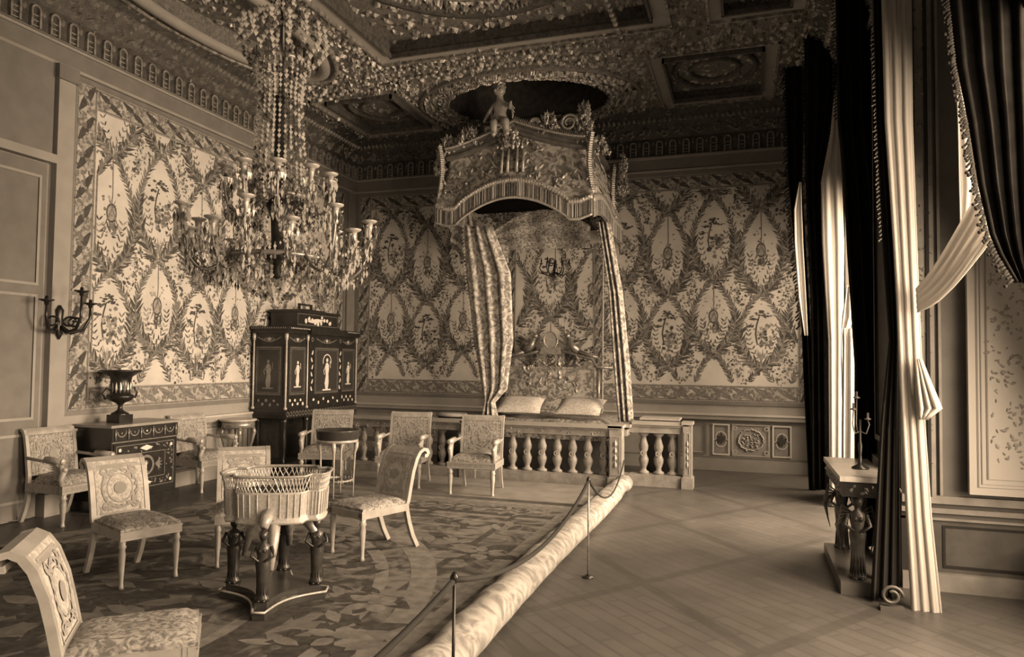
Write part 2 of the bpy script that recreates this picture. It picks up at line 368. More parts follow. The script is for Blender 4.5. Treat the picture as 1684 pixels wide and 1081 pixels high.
fl = lambda u, v, h: (LX+h, u, v)          # left wall: u = y
fk = lambda u, v, h: (u, BY-h, v)          # back wall: u = x
# walls
mb = MB(); mb.box(LX-.25, LX, FY, BY, 0, CZ+.5, 5); hanging(mb, fl, 6.32, 12.3, 1.17, 5.12, 7.64, 3.75)
struct('wall_left', mb, TM+[PAINT, PAINTD])
mb = MB(); mb.box(LX-.25, GX+.3, BY, BY+.25, 0, CZ+.5, 5); hanging(mb, fk, -7.5, RX-.12, 1.17, 5.12, -1.32-.775, 3.87, bw=.27)
struct('wall_back', mb, TM+[PAINT, PAINTD])
# dado, rails and baseboards
def dado(fn, u0_, u1_, name, panels=()):
    mb = MB()
    def bx(a, b, c, d, h0, h1, mi=0): mb.plate([(a, c), (b, c), (b, d), (a, d)], fn, h0, h1, mi)
    bx(u0_, u1_, 0, .2, 0, .05); bx(u0_, u1_, .2, .235, 0, .035, 1)
    bx(u0_, u1_, .82, .86, 0, .03, 1); bx(u0_, u1_, .86, .93, 0, .07); bx(u0_, u1_, .93, .96, 0, .09, 2)
    n = 0
    for a, b, kind in panels:
        c, d = .26, .79
        if kind == 'plain':
            frame2(mb, fn, a, b, c, d, .03, .02, 1); frame2(mb, fn, a+.03, b-.03, c+.03, d-.03, .012, .012, 2)
        if kind == 'lily':
            frame2(mb, fn, a, b, c, d, .026, .022, 3); frame2(mb, fn, a+.026, b-.02, c+.02, d-.02, .015, .018, 1)
            u = (a+b)/2; v = (c+d)/2
            for an, L in ((PI/2, .13), (PI/2+.9, .1), (PI/2-.9, .1), (-PI/2, .09), (PI, .07), (0, .07), (-PI/2+.8, .07), (-PI/2-.8, .07)):
                leaf2(mb, fn, u, v, an, L, .045, .022, 4)
            ring2(mb, fn, u, v+.05, .075, .088, .021, 3, 14, 1, 0, PI); ring2(mb, fn, u, v-.04, .075, .088, .021, 3, 14, 1, PI, 2*PI)
            for sg in (-1, 1):
                strip2(mb, fn, [(u+sg*.085, v+.05), (u+sg*.085, v+.0), (u+sg*.12, v-.0)], .012, .021, 3)
        if kind == 'wreath':
            u = (a+b)/2; v = (c+d)/2; frame2(mb, fn, a, b, c, d, .018, .02, 2)
            for q in range(46):
                an = 2*PI*q/46; carve(mb, fn, u+math.cos(an)*.2, v+math.sin(an)*.17, an+PI/2+RND.uniform(-.5, .5), .06, .03, .004, .02, 2)
            for su in (-1, 1):
                for sv in (-1, 1): ring2(mb, fn, u+su*.25, v+sv*.2, .02, .04, .02, 2, 10)
            foliage(mb, fn, u-.12, u+.12, v-.1, v+.1, 900, .05, .004, .02, 2, seed=4)
    return struct(name, mb, [PAINT, PAINTD, PAINTL, mat('dado_gilt_line', .62, .5), mat('dado_lily', .05, .7)])
left_p = [(6.4+k*1.05, 7.35+k*1.05, 'plain') for k in range(6)]
dado(fl, 6.05, BY, 'baseboard_left', left_p)
bp = [(-.95, -.66, 'plain'), (-.56, -.28, 'lily'), (-.24, .36, 'wreath'), (.40, .70, 'lily'), (-7.5, -6.6, 'plain'), (-6.5, -6.2, 'lily'), (-6.15, -5.4, 'wreath'), (-5.3, -5.0, 'lily'), (-1.75, -1.05, 'plain')]
dado(fk, LX, RX, 'baseboard_back', bp)
# ---- frieze and cornice, on three walls
def entab(fn, u0_, u1_, name, seed):
    mb = MB()
    def bx(c, d, h0, h1, mi): mb.plate([(u0_, c), (u1_, c), (u1_, d), (u0_, d)], fn, h0, h1, mi)
    bx(5.19, 5.225, 0, .05, 2); bx(5.225, 5.43, 0, .03, 1); bx(5.43, 5.46, 0, .06, 2); bx(5.46, 5.475, 0, .08, 1)
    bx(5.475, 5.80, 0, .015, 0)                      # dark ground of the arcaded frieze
    n = int((u1_-u0_)/.232)
    for i in range(n):
        u = u0_+(i+.5)*(u1_-u0_)/n
        for sg in (-1, 1): mb.plate([(u+sg*.05-.011, 5.475), (u+sg*.05+.011, 5.475), (u+sg*.05+.011, 5.70), (u+sg*.05-.011, 5.70)], fn, .015, .05, 3)
        # arch head
        P = [(u+math.cos(PI*k/6)*.061, 5.70+math.sin(PI*k/6)*.061) for k in range(7)]; Q = [(u+math.cos(PI*k/6)*.039, 5.70+math.sin(PI*k/6)*.039) for k in range(6, -1, -1)]
        for k in range(6): mb.plate([P[k], P[k+1], Q[5-k], Q[6-k]], fn, .015, .05, 3)
        for k in range(3): mb.plate([(u-.035, 5.52+k*.06), (u+.035, 5.52+k*.06), (u+.035, 5.53+k*.06), (u-.035, 5.53+k*.06)], fn, .015, .035, 2)
        carve(mb, fn, u+.116, 5.66, PI/2, .10, .05, .015, .03, 3); 
        for sg in (-1, 1): carve(mb, fn, u+sg*.05, 5.475, PI/2, .035, .05, .04, .03, 3)
    # leaf torus and sloping cornice
    fn2 = lambda u, v, h: fn(u, 5.80+v*.78, .03+v*.42+h) # sloping face, v 0..1 -> z 5.8..6.58
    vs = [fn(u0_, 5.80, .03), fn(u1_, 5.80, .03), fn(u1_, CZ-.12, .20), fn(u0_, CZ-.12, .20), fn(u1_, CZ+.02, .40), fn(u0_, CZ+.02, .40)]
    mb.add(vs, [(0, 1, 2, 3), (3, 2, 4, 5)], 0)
    f3 = lambda u, v, h: fn(u, 5.80+v, .03+v*.17/.33+h)
    scrolls(mb, f3, u0_, u1_, .09, .06, .3, .075, 0, .045, 3, seed); foliage(mb, f3, u0_, u1_, .02, .30, 150, .05, 0, .03, 3, seed)
    for i in range(int((u1_-u0_)/.09)):
        u = u0_+.045+i*.09; carve(mb, f3, u, .24, PI/2, .09, .07, 0, .05, 3)
    f4 = lambda u, v, h: fn(u, CZ-.12+v*.14/.2, .20+v+h)
    foliage(mb, f4, u0_, u1_, 0, .2, 110, .05, 0, .03, 3, seed+1)
    struct(name, mb, [GILTD, PAINTD, PAINT, mat('frieze_gilt', .36, .42, metal=.3, spec=.6, v2=.16, scale=14)])
entab(fl, 0, BY, 'trim_1', 11); entab(fk, LX, RX, 'trim_2', 12)
entab(lambda u, v, h: (RX-h, u, v), 0, BY, 'trim_3', 13)
# ---- left end of the left wall: pilaster strip and door
mb = MB(); mb.box(LX, LX+.09, 6.03, 6.24, .25, 5.19); mb.box(LX, LX+.14, 5.99, 6.27, 0, .25); mb.box(LX, LX+.12, 6.0, 6.26, 5.02, 5.19, 1)
mb.box(LX, LX+.11, 4.2, 6.03, 4.02, 4.12); mb.box(LX, LX+.05, 4.2, 6.0, 4.12, 5.19, 1); struct('trim_4', mb, [PAINT, PAINTD])
mb = MB(); mb.box(LX+.005, LX+.05, 4.3, 5.95, .02, 4.0, 1)
fd = lambda u, v, h: (LX+.05+h, u, v)
for y0 in (4.4, 5.2):
    for z0, z1 in ((.2, .95), (1.1, 2.5), (2.6, 3.85)):
        frame2(mb, fd, y0, y0+.68, z0, z1, .03, .015, 0)
d = struct('door_1', mb, [PAINT, PAINTD]); hb = MB(); hb.ball((LX+.1, 5.14, 1.15), .03); hb.build('door_knob', BRNZ, d)
# corner pilaster between the two hangings
mb = MB(); mb.box(LX, LX+.05, 12.38, BY, .96, 5.19); struct('trim_5', mb, [PAINTD])

# ---- window wall with deep embrasures
WIN = [(10.95, 12.35), (7.75, 9.95), (3.2, 6.62), (-1.2, 1.6)]
mb = MB(); edges = [BY]+[e for a, b in WIN for e in (b, a)]+[FY]
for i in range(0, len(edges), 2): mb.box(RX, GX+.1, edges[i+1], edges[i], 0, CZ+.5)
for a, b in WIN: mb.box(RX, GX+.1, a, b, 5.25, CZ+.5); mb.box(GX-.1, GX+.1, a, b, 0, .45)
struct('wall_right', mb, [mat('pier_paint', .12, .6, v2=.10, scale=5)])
# carved trim of the piers and of the reveal that faces the room
mb = MB()
fr = lambda u, v, h: (u, 6.62-h, v)
def bx(a, b, c, d_, h0, h1, mi): mb.plate([(a, c), (b, c), (b, d_), (a, d_)], fr, h0, h1, mi)
bx(RX, RX+.05, .0, 5.25, 0, .03, 1); bx(RX+.07, RX+.25, .75, 5.25, 0, .05, 0); bx(RX+.09, RX+.12, .75, 5.25, .05, .07, 1); bx(RX+.19, RX+.215, .75, 5.25, .05, .07, 1)
bx(RX+.28, RX+.30, .75, 5.25, 0, .04, 0)
bx(RX, GX, .0, .14, 0, .06, 0); bx(RX, GX, .62, .66, 0, .05, 0); bx(RX, GX, .70, .76, 0, .07, 0); bx(RX, GX, .56, .58, 0, .03, 0)
frame2(mb, fr, RX+.3, GX-.08, .18, .52, .02, .012, 1); rect2(mb, fr, RX+.32, GX-.1, .2, .5, .006, 2); rect2(mb, fr, RX+.05, GX, .0, .56, .003, 2)
foliage(mb, fr, RX+.1, RX+.22, .8, 5.2, 250, .04, .05, .012, 0, seed=31)
for y0, y1 in ((6.75, 7.65), (10.05, 10.85)):
    fp = lambda u, v, h: (RX-h, u, v)
    frame2(mb, fp, y0, y1, 1.1, 5.1, .05, .03, 0); mb.plate([(y0-.08, .86), (y1+.08, .86), (y1+.08, .95), (y0-.08, .95)], fp, 0, .05, 0)
struct('trim_6', mb, [mat('reveal_carving', .24, .6, v2=.17, scale=6), DARK, mat('reveal_dado', .085, .7, v2=.06, scale=6)])
# folding shutter with arched top panel, standing against the reveal
sh = thing('window_shutter', 'pale panelled shutter with arched scroll carving, folded against the window reveal at the right edge', 'shutter', (1.66, 6.52, .80))
mb = MB(); mb.box(0, .62, -.045, 0, 0, 2.62, 0)
fs = lambda u, v, h: (u, -.045-h, v)
for k, (ins, wd) in enumerate(((.06, .012), (.085, .008), (.125, .012))):
    t = 2.15-ins*.5; P = [(ins, ins+.02), (.56-ins*.2+.06-ins, ins+.02)]
    strip2(mb, fs, [(.62-ins, t), (.62-ins, ins), (ins, ins), (ins, t-.1)]+[(ins+(.62-2*ins)*s_, t-.1+.22*math.sin(PI*s_)) for s_ in [q/10 for q in range(11)]], wd, .004+.001*k, 1)
strip2(mb, fs, [(.1+.42*s_, 2.48-.15*math.sin(PI*s_)) for s_ in [q/10 for q in range(11)]], .012, .004, 1)
mb.build('shutter_leaf', [mat('shutter_paint', .36, .6), PAINTD], sh)
mb = MB(); foliage(mb, fs, .15, .47, .2, 2.0, 380, .045, 0, .010, 0, seed=41); mb.build('carved_panel', mat('shutter_carving', .27, .6), sh)
# glazing
for i, (a, b) in enumerate(WIN):
    mb = MB()
    for y in (a, (a+b)/2-.03, b-.06): mb.box(GX-.02, GX+.04, y, y+.06, .45, 5.25)
    for z in (.45, 1.6, 2.75, 3.9, 5.19): mb.box(GX-.01, GX+.03, a, b, z, z+.05)
    struct('window_%d' % (i+1), mb, [PAINT])

# ---- ceiling with coffers
mb = MB()
fc = lambda u, v, h: (u, v, CZ-h)
def quad(a, b, c, d_, z, mi): mb.add([(a, c, z), (b, c, z), (b, d_, z), (a, d_, z)], [(0, 1, 2, 3)], mi)
def coffer_rect(a, b, c, d_, deep, wd, im=2, seed=1, oval=False):
    """plain moulded frame, sunk panel"""
    z = CZ
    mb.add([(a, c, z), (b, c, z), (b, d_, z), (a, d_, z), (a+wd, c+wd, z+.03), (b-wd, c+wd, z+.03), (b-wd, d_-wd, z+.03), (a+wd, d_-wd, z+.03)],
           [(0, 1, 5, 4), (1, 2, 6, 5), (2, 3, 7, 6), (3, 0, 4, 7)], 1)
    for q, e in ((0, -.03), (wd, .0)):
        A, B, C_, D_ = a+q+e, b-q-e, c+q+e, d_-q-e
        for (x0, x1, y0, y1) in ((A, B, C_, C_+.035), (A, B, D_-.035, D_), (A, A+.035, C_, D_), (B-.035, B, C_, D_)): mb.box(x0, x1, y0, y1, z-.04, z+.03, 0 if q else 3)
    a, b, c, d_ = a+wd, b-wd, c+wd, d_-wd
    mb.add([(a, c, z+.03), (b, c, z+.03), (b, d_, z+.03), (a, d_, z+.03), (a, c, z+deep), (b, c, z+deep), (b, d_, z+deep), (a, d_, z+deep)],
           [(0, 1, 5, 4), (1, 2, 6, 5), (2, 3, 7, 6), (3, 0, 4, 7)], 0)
    quad(a, b, c, d_, z+deep, im)
    return a, b, c, d_, z+deep
def ellipse_hole(cx, cy, rx, ry, a, b, c, d_, deep, n=48, mi_face=2, mi_in=0):
    """flat field from the rectangle a..d_ to an elliptical hole, with its inner wall and sunk bed"""
    O = []; I = []
    for k in range(n):
        t = 2*PI*k/n; x, y = math.cos(t), math.sin(t); s_ = min((b-cx if x > 0 else cx-a)/abs(x) if abs(x) > 1e-6 else 1e9, (d_-cy if y > 0 else cy-c)/abs(y) if abs(y) > 1e-6 else 1e9)
        O.append((cx+x*s_, cy+y*s_, CZ)); I.append((cx+x*rx, cy+y*ry, CZ))
    vs = O+I+[(x, y, CZ+deep) for x, y, _ in I]
    mb.add(vs, [(k, (k+1) % n, n+(k+1) % n, n+k) for k in range(n)], mi_face)
    mb.add(vs, [(n+k, n+(k+1) % n, 2*n+(k+1) % n, 2*n+k) for k in range(n)], mi_in, True)
    mb.add(vs, [tuple(range(2*n, 3*n))], mi_in)
def oval_mould(cx, cy, rx, ry, w_, z, mi, rh=.05, n=48):
    prof = [(-w_/2, 0), (-w_/2, -rh), (0, -rh*1.4), (w_/2, -rh), (w_/2, 0)]
    path = []
    for k in range(n):
        t = 2*PI*k/n; nx, ny = math.cos(t)/rx, math.sin(t)/ry; l = math.hypot(nx, ny); path.append(((cx+math.cos(t)*rx, cy+math.sin(t)*ry, z), (nx/l, ny/l)))
    mb.sweep(prof, path, mi, closed=True, smooth=True)
xs = (LX, -5.35, -1.62, RX)
# far bay: rect coffer | dome over the bed | rect coffer
YB0, YB1 = 10.05, BY
quad(LX, xs[1], FY, 0, CZ, 2); quad(xs[1], xs[2], FY, 0, CZ, 2); quad(xs[2], GX+.1, FY, 0, CZ, 2)
def field(a, b, c, d_, hole):   # frame of flat field around a rectangular hole
    A, B, C_, D_ = hole; quad(a, b, c, C_, CZ, 2); quad(a, b, D_, d_, CZ, 2); quad(a, A, C_, D_, CZ, 2); quad(B, b, C_, D_, CZ, 2)
hA = (-7.12, -5.5, 10.35, 12.32); hC = (-1.35, .42, 10.25, 12.32)
field(LX, xs[1], YB0, YB1, hA); field(xs[2], RX, YB0, YB1, hC)
for hh_, sd in ((hA, 51), (hC, 52)):
    a, b, c, d_, z = coffer_rect(*hh_, .16, .17, 2, sd)
    cx, cy = (a+b)/2, (c+d_)/2
    oval_mould(cx, cy, (b-a)*.42, (d_-c)*.40, .07, z, 0); oval_mould(cx, cy, (b-a)*.26, (d_-c)*.22, .05, z, 0)
    fz = lambda u, v, h, z=z: (u, v, z-h)
    foliage(mb, fz, a, b, c, d_, 75, .11, 0, .03, 3, sd)
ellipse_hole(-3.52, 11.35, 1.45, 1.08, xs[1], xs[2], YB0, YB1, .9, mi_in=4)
oval_mould(-3.52, 11.35, 1.53, 1.16, .2, CZ, 4, .06)
oval_mould(-3.52, 11.35, 1.88, 1.30, .07, CZ, 2, .05)
for k in range(260):
    t = 2*PI*k/260
    for r in (-.7, 0, 1, 2):
        carve(mb, fc, -3.52+math.cos(t)*(1.50+r*.13), 11.35+math.sin(t)*(1.13+r*.06), t+PI/2+RND.uniform(-.9, .9), .12, .07, .05, .06, 3)
# middle bays
hB = (-5.15, -.95, 2.2, 9.35)
field(xs[1], -.75, 0, YB0, hB)
a, b, c, d_, z = coffer_rect(*hB, .22, .2, 2, 55)
oval_mould((a+b)/2, 6.1, 1.85, 2.55, .22, z, 0, .08); oval_mould((a+b)/2, 6.1, 1.5, 2.15, .10, z, 3, .08)
fz = lambda u, v, h, z=z: (u, v, z-h)
for k in range(190):
    t = 2*PI*k/190
    for r in (0, 1, 2): carve(mb, fz, (a+b)/2+math.cos(t)*(1.6+r*.07), 6.1+math.sin(t)*(2.25+r*.08), t+RND.uniform(0, 3), .14, .09, .05, .07, 3)
foliage(mb, fz, a, b, 6.5, d_, 60, .12, 0, .05, 3, 56)
ellipse_hole(-6.42, 7.4, .70, 1.95, LX, xs[1], 4.6, YB0, .28, mi_in=2)
oval_mould(-6.42, 7.4, .72, 2.02, .16, CZ, 1, .07); oval_mould(-6.42, 7.4, .92, 2.22, .06, CZ, 3, .05)
foliage(mb, lambda u, v, h: (u, v, CZ+.28-h), -7.0, -5.8, 5.6, 9.2, 60, .12, 0, .05, 3, 57, test=lambda u, v: ((u+6.42)/.62)**2+((v-7.4)/1.9)**2 < 1)
quad(LX, xs[1], 0, 4.6, CZ, 2)
hD = (-.45, .7, 5.3, 9.4); field(-.75, GX+.1, 0, YB0, hD); a, b, c, d_, z = coffer_rect(*hD, .14, .15, 2, 58)
foliage(mb, lambda u, v, h, z=z: (u, v, z-h), a, b, c, d_, 50, .12, 0, .04, 3, 58)
# gilded leafwork on the ribs between the coffers
def onrib(u, v):
    if u > RX: return False
    for h in (hA, hB, hC, hD):
        if h[0]-.03 < u < h[1]+.03 and h[2]-.03 < v < h[3]+.03: return False
    if ((u+3.52)/1.95)**2+((v-11.35)/1.36)**2 < 1: return False
    if ((u+6.42)/.95)**2+((v-7.4)/2.25)**2 < 1: return False
    return True
foliage(mb, fc, LX+.3, RX-.3, 4.5, BY-.3, 90, .12, 0, .055, 3, 61, onrib)
foliage(mb, fc, LX+.3, RX-.3, 4.5, BY-.3, 80, .07, 0, .04, 3, 62, onrib)
for (x0, x1, y) in ((xs[1]+.1, xs[2]-.1, 9.55), (xs[1]+.1, xs[2]-.1, 9.88), (LX+.3, xs[1], 10.15), (xs[2], RX-.3, 10.05)):
    for k in range(int((x1-x0)/.13)): mb.ball((x0+k*.13, y, CZ-.02), .045, 3, 6, 4)
for x in (xs[1], xs[2]):
    for k in range(40): mb.ball((x+.0, 4.5+k*.13, CZ-.02), .045, 3, 6, 4)
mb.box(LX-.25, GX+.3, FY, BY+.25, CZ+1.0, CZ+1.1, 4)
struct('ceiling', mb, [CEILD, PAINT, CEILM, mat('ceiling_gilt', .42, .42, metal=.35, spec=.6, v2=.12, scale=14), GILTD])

# ================================================================ CARPET
mb = MB(); CPX0, CPX1, CPY0, CPY1 = -6.5, -1.85, -1.0, 8.7
mb.box(CPX0, CPX1, CPY0, CPY1, .001, .012, 0)
ff = lambda u, v, h: (u, v, .012+h)
rd = random.Random(77)
# borders along the far side and the window side
for (v0, v1, mi) in ((8.55, 8.7, 3), (8.38, 8.55, 2), (7.9, 8.02, 1), (7.78, 7.88, 3), (7.2, 7.26, 3)): rect2(mb, ff, CPX0, CPX1-.05, v0, v1, .001, mi)
for (a, b, mi) in ((-2.12, -2.0, 3), (-2.6, -2.52, 1)): rect2(mb, ff, a, b, CPY0, 8.38, .0012, mi)
for k in range(18):
    u = CPX0+.25+k*.235; 
    for q in range(7): leaf2(mb, ff, u, 8.2+rd.uniform(-.1, .1), rd.uniform(0, 6.3), .22, .07, .002+q*.0002, rd.choice((1, 3, 2)))
for k in range(40):
    u = CPX0+.35+k*.1; leaf2(mb, ff, u, 7.55+rd.uniform(-.18, .18), rd.uniform(0, 6.3), .3, .10, .0015, rd.choice((1, 3, 2, 2)))
cxx, cyy = -4.55, 3.7
for (r0_, r1_, mi, h) in ((2.25, 2.45, 3, .001), (1.98, 2.08, 3, .0012), (1.35, 1.6, 1, .001), (1.25, 1.34, 3, .0012)):
    ring2(mb, ff, cxx, cyy, r0_, r1_, h, mi, 64, 1.42)
for k in range(90):
    t = 2*PI*k/90
    for q in range(3): leaf2(mb, ff, cxx+math.cos(t)*rd.uniform(1.62, 1.95), cyy+math.sin(t)*rd.uniform(1.62, 1.95)*1.42, rd.uniform(0, 6.3), .28, .10, .0015+q*.0003, rd.choice((1, 1, 2, 3)))
for k in range(240):
    t = rd.uniform(0, 2*PI); r = rd.uniform(2.5, 3.3); u = cxx+math.cos(t)*r; v = cyy+math.sin(t)*r*1.42
    if CPX0+.2 < u < -2.65 and v < 7.1: leaf2(mb, ff, u, v, rd.uniform(0, 6.3), .35, .13, .0012+k*.000005, rd.choice((1, 2, 3)))
for k in range(160):
    t = rd.uniform(0, 2*PI); r = rd.uniform(0, 1.2); u = cxx+math.cos(t)*r; v = cyy+math.sin(t)*r*1.42
    leaf2(mb, ff, u, v, rd.uniform(0, 6.3), .4, .16, .0012+k*.000005, rd.choice((1, 1, 2)))
# large flowers near the jardiniere
for (u, v) in ((-2.62, 4.75), (-2.5, 4.1), (-2.35, 6.3)):
    for q in range(14): leaf2(mb, ff, u+rd.gauss(0, .1), v+rd.gauss(0, .1), rd.uniform(0, 6.3), .35, .16, .0018+q*.00003, rd.choice((1, 1, 2)))
    for q in range(6):
        an = q*PI/3+rd.uniform(-.3, .3); leaf2(mb, ff, u+math.cos(an)*.05, v+math.sin(an)*.05, an, rd.uniform(.12, .22), rd.uniform(.08, .15), .0026, 3)
    ring2(mb, ff, u, v, 0, .05, .0036, 2, 10)
tag(mb.build('carpet', [CARP, CARPD, CARPM, CARPL]), 'large dark floral carpet under the chairs on the left side of the floor', 'carpet')
# rolled edges lying on the parquet
def roll(y0, y1, x0, x1, r, label):
    mb = MB(); n = max(3, int((y1-y0)/.12)); pts = []; 
    for i in range(n+1):
        t = i/n; pts.append((x0+(x1-x0)*t+.015*math.sin(t*9), y0+(y1-y0)*t, 0))
    N = 22
    for i in range(n+1):
        pass
    vs = []; fs = []
    for i, p in enumerate(pts):
        rr = r*(1+.03*math.sin(i*1.3)+(.02*RND.uniform(-1, 1)))
        for k in range(N):
            a = 2*PI*k/N; vs.append((p[0]+rr*1.08*math.cos(a), p[1], rr*.93+rr*.93*math.sin(a)+.002))
    for i in range(n):
        for k in range(N): a = i*N+k; b = i*N+(k+1) % N; fs.append((a, b, b+N, a+N))
    mb.add(vs, fs, 0, True)
    for e, sg in ((0, -1), (n, 1)):     # spiral of the rolled end
        c = pts[e]
        for j in range(3):
            ring2(mb, lambda u, v, h: (c[0]+u*1.08, c[1]+sg*.0, r*.93+v*.93), 0, 0, r*(1-.32*j)*.7, r*(1-.32*j), 0, 1 if j % 2 else 0, 18)
        mb.add([(c[0]+r*.98*math.cos(2*PI*k/14), c[1]-sg*.004, r*.93+r*.85*math.sin(2*PI*k/14)) for k in range(14)], [tuple(range(14))], 1)
    return tag(mb.build('rolled_carpet', [ROLLM, CARPM]), label, 'rolled carpet', 'rolled carpet edge beside the parquet')
roll(2.2, 9.2, -1.64, -1.66, .128, 'long pale rolled carpet running from the near floor towards the balustrade')
roll(9.36, 10.1, -1.68, -1.66, .115, 'short pale roll of carpet lying against the balustrade corner')

# ================================================================ BALUSTRADE
bl = thing('balustrade', 'carved balustrade with urn balusters in front of the bed, stepping back at its right end', 'balustrade', (0, 10.25, 0))
BF = 0.0                                     # front line is local y = 0
runs = [(-6.35, -1.78, 0.0), (-1.7, -.86, .42)]
mb = MB(); mb.box(-6.35, -1.72, -.06, .14, .0, .14); mb.box(-6.35, -1.72, -.04, .12, .14, .18); mb.box(-1.9, -1.66, .14, .56, 0, .16); mb.box(-1.66, -.80, .34, .56, 0, .17); mb.build('plinth', STONE, bl)
mb = MB(); mb.box(-6.35, -1.72, -.05, .13, .74, .83); mb.box(-6.35, -1.70, -.10, .18, .86, .90, 1); mb.box(-6.35, -1.71, -.07, .15, .83, .86)
mb.box(-1.9, -1.66, .13, .56, .74, .83); mb.box(-1.94, -1.62, .18, .56, .86, .90, 1)
mb.box(-1.66, -.86, .36, .54, .78, .88); mb.box(-1.62, -.80, .32, .58, .90, .94, 1); mb.box(-1.66, -.84, .34, .56, .87, .90)
fbl = lambda u, v, h: (u, -.05-h, v)
foliage(mb, fbl, -6.3, -1.75, .75, .82, 160, .05, 0, .012, 0, seed=71)
mb.build('top_rail', [STONE, PAINT], bl)
def baluster(x, y, z0, z1):
    mb = MB(); hh_ = z1-z0; s_ = hh_/.56
    prof = [(.062, 0), (.062, .03), (.034, .05), (.030, .08), (.052, .15), (.058, .20), (.036, .26), (.034, .29), (.050, .33), (.054, .38), (.034, .46), (.028, .50), (.058, .53), (.062, .56)]
    mb.lathe((x, y, z0), [(r*1.28, z*s_) for r, z in prof], 10, 0, sx=1, sy=.7)
    f_ = lambda u, v, h: (x+u, y-.045-h, z0+v)
    ring2(mb, f_, 0, .28*s_, .022, .042, .012, 1, 12); mb.ball((x, y-.05, z0+.28*s_), .012, 1, 6, 4)
    mb.build('baluster', [STONE, PAINT], bl)
x = -1.98
k = 0
while x > -6.3:
    if k not in (9, 10): baluster(x, .04, .18, .74)
    x -= .232; k += 1
for x in (-1.46, -1.24, -1.04): baluster(x, .45, .17, .78)
def post(x0, x1, y0, y1, z1):
    mb = MB(); mb.box(x0, x1, y0, y1, 0, z1)
    f_ = lambda u, v, h: (u, y0-h, v)
    frame2(mb, f_, x0+.02, x1-.02, .2, z1-.14, .015, .008, 1); mb.box(x0-.02, x1+.02, y0-.02, y1+.02, z1-.03, z1+.01, 1); mb.box(x0-.02, x1+.02, y0-.02, y1+.02, 0, .16, 0)
    for k in range(4): carve(mb, f_, (x0+x1)/2, .3+k*.1, PI/2, .1, .06, 0, .02, 1)
    mb.build('post', [STONE, PAINT], bl)
post(-1.88, -1.70, -.08, .16, .90); post(-.88, -.76, .32, .58, .95); post(-4.17, -3.95, -.08, .16, .88)
post(-6.4, -6.2, -.08, .16, .88)
# low dais step under the balustrade
mb = MB(); mb.box(-6.6, -1.95, 8.76, 10.12, .0, .035); tag(mb.build('dais_step', [mat('dais_wood', .24, .5, v2=.18, scale=5)]), 'low wooden dais step under the armchairs and the balustrade', 'step')

# ================================================================ BED
bd = thing('bed', 'state bed with padded headboard, carved figures and medallion, behind the balustrade', 'bed', (-3.35, 11.6, 0))
mb = MB(); mb.box(-.50, 1.28, -.76, .93, .0, .62); mb.build('bed_base', [mat('bed_base_shade_cloth', .05, .8, v2=.03)], bd)  # cloth darkened: the shade behind the balusters is put into its colour
mb = MB()
nx, ny = 14, 14; vs = []; fs = []
for j in range(ny+1):
    for i in range(nx+1):
        u = i/nx; v = j/ny; x = -.52+1.82*u; y = -.78+1.72*v; e = min(u, 1-u, v*1.2, 1)*nx; z = .90-.10*max(0, 1-e)**2+.015*math.sin(x*7+y*3)
        vs.append((x, y, z))
for j in range(ny):
    for i in range(nx): a = j*(nx+1)+i; fs.append((a, a+1, a+nx+2, a+nx+1))
mb.add(vs, fs, 0, True)
b0 = len(mb.v); mb.box(-.51, 1.29, -.77, .93, .6, .82, 0); mb.build('mattress', [BROCD], bd)
mb = MB()
HBY = .78
mb.box(-.83, .83, HBY, HBY+.09, .9, 1.72, 0)
mb.build('headboard', [DRAPE], bd)
mb = MB()
for sg in (-1, 1):
    mb.tube([(sg*.86, HBY+.03, .85), (sg*.86, HBY+.03, 1.7)], .035, 8, 0)
    mb.tube([(sg*1.12, HBY, 1.72), (sg*.84, HBY, 1.72), (sg*.76, HBY, 1.86), (sg*.4, HBY, 1.96), (sg*.16, HBY, 2.02)], .03, 6)
    # winged figure kneeling by the medallion
    mb.ball((sg*.30, HBY, 2.28), .055, 0, 8, 6); mb.tube([(sg*.32, HBY, 2.24), (sg*.38, HBY, 2.10), (sg*.50, HBY, 2.0)], [.04, .07, .06], 8)
    mb.tube([(sg*.50, HBY, 2.0), (sg*.72, HBY, 1.93), (sg*.85, HBY, 1.9)], [.05, .035, .02], 6); mb.tube([(sg*.34, HBY, 2.18), (sg*.24, HBY, 2.14), (sg*.15, HBY, 2.2)], .02, 6)
    for q in range(6): mb.tube([(sg*.38, HBY+.02, 2.16), (sg*(.48+.03*q), HBY+.03, 2.2+.01*q), (sg*(.62-.02*q), HBY+.03, 2.30-.035*q)], [.02, .022, .005], 5)
mb.build('crest_figures', [BRNZ], bd)
mb = MB(); 
for k in range(2): mb.sweep([(-.02, 0), (0, .03), (.02, 0)], [], 0)
fh = lambda u, v, h: (u, HBY-.02-h, v)
mb.plate([(math.cos(2*PI*k/20)*.125, 2.2+math.sin(2*PI*k/20)*.15) for k in range(20)], fh, 0, .02, 0)
for k in range(24):
    a = 2*PI*k/24; carve(mb, fh, math.cos(a)*.13, 2.2+math.sin(a)*.155, a+PI/2+.3, .06, .035, .02, .02, 1)
mb.plate([(-.2, 1.95), (.2, 1.95), (.17, 2.07), (-.17, 2.07)], fh, 0, .04, 1)
mb.build('medallion', [GILTP, GILT], bd)
mb = MB(); fh2 = lambda u, v, h: (u, HBY-h, v)
frame2(mb, fh2, -.8, .8, .95, 1.7, .02, .01, 0); foliage(mb, fh2, -.55, .55, 1.35, 1.85, 120, .11, .0, .03, 0, seed=81)
mb.build('carved_crest', [GILT], bd)
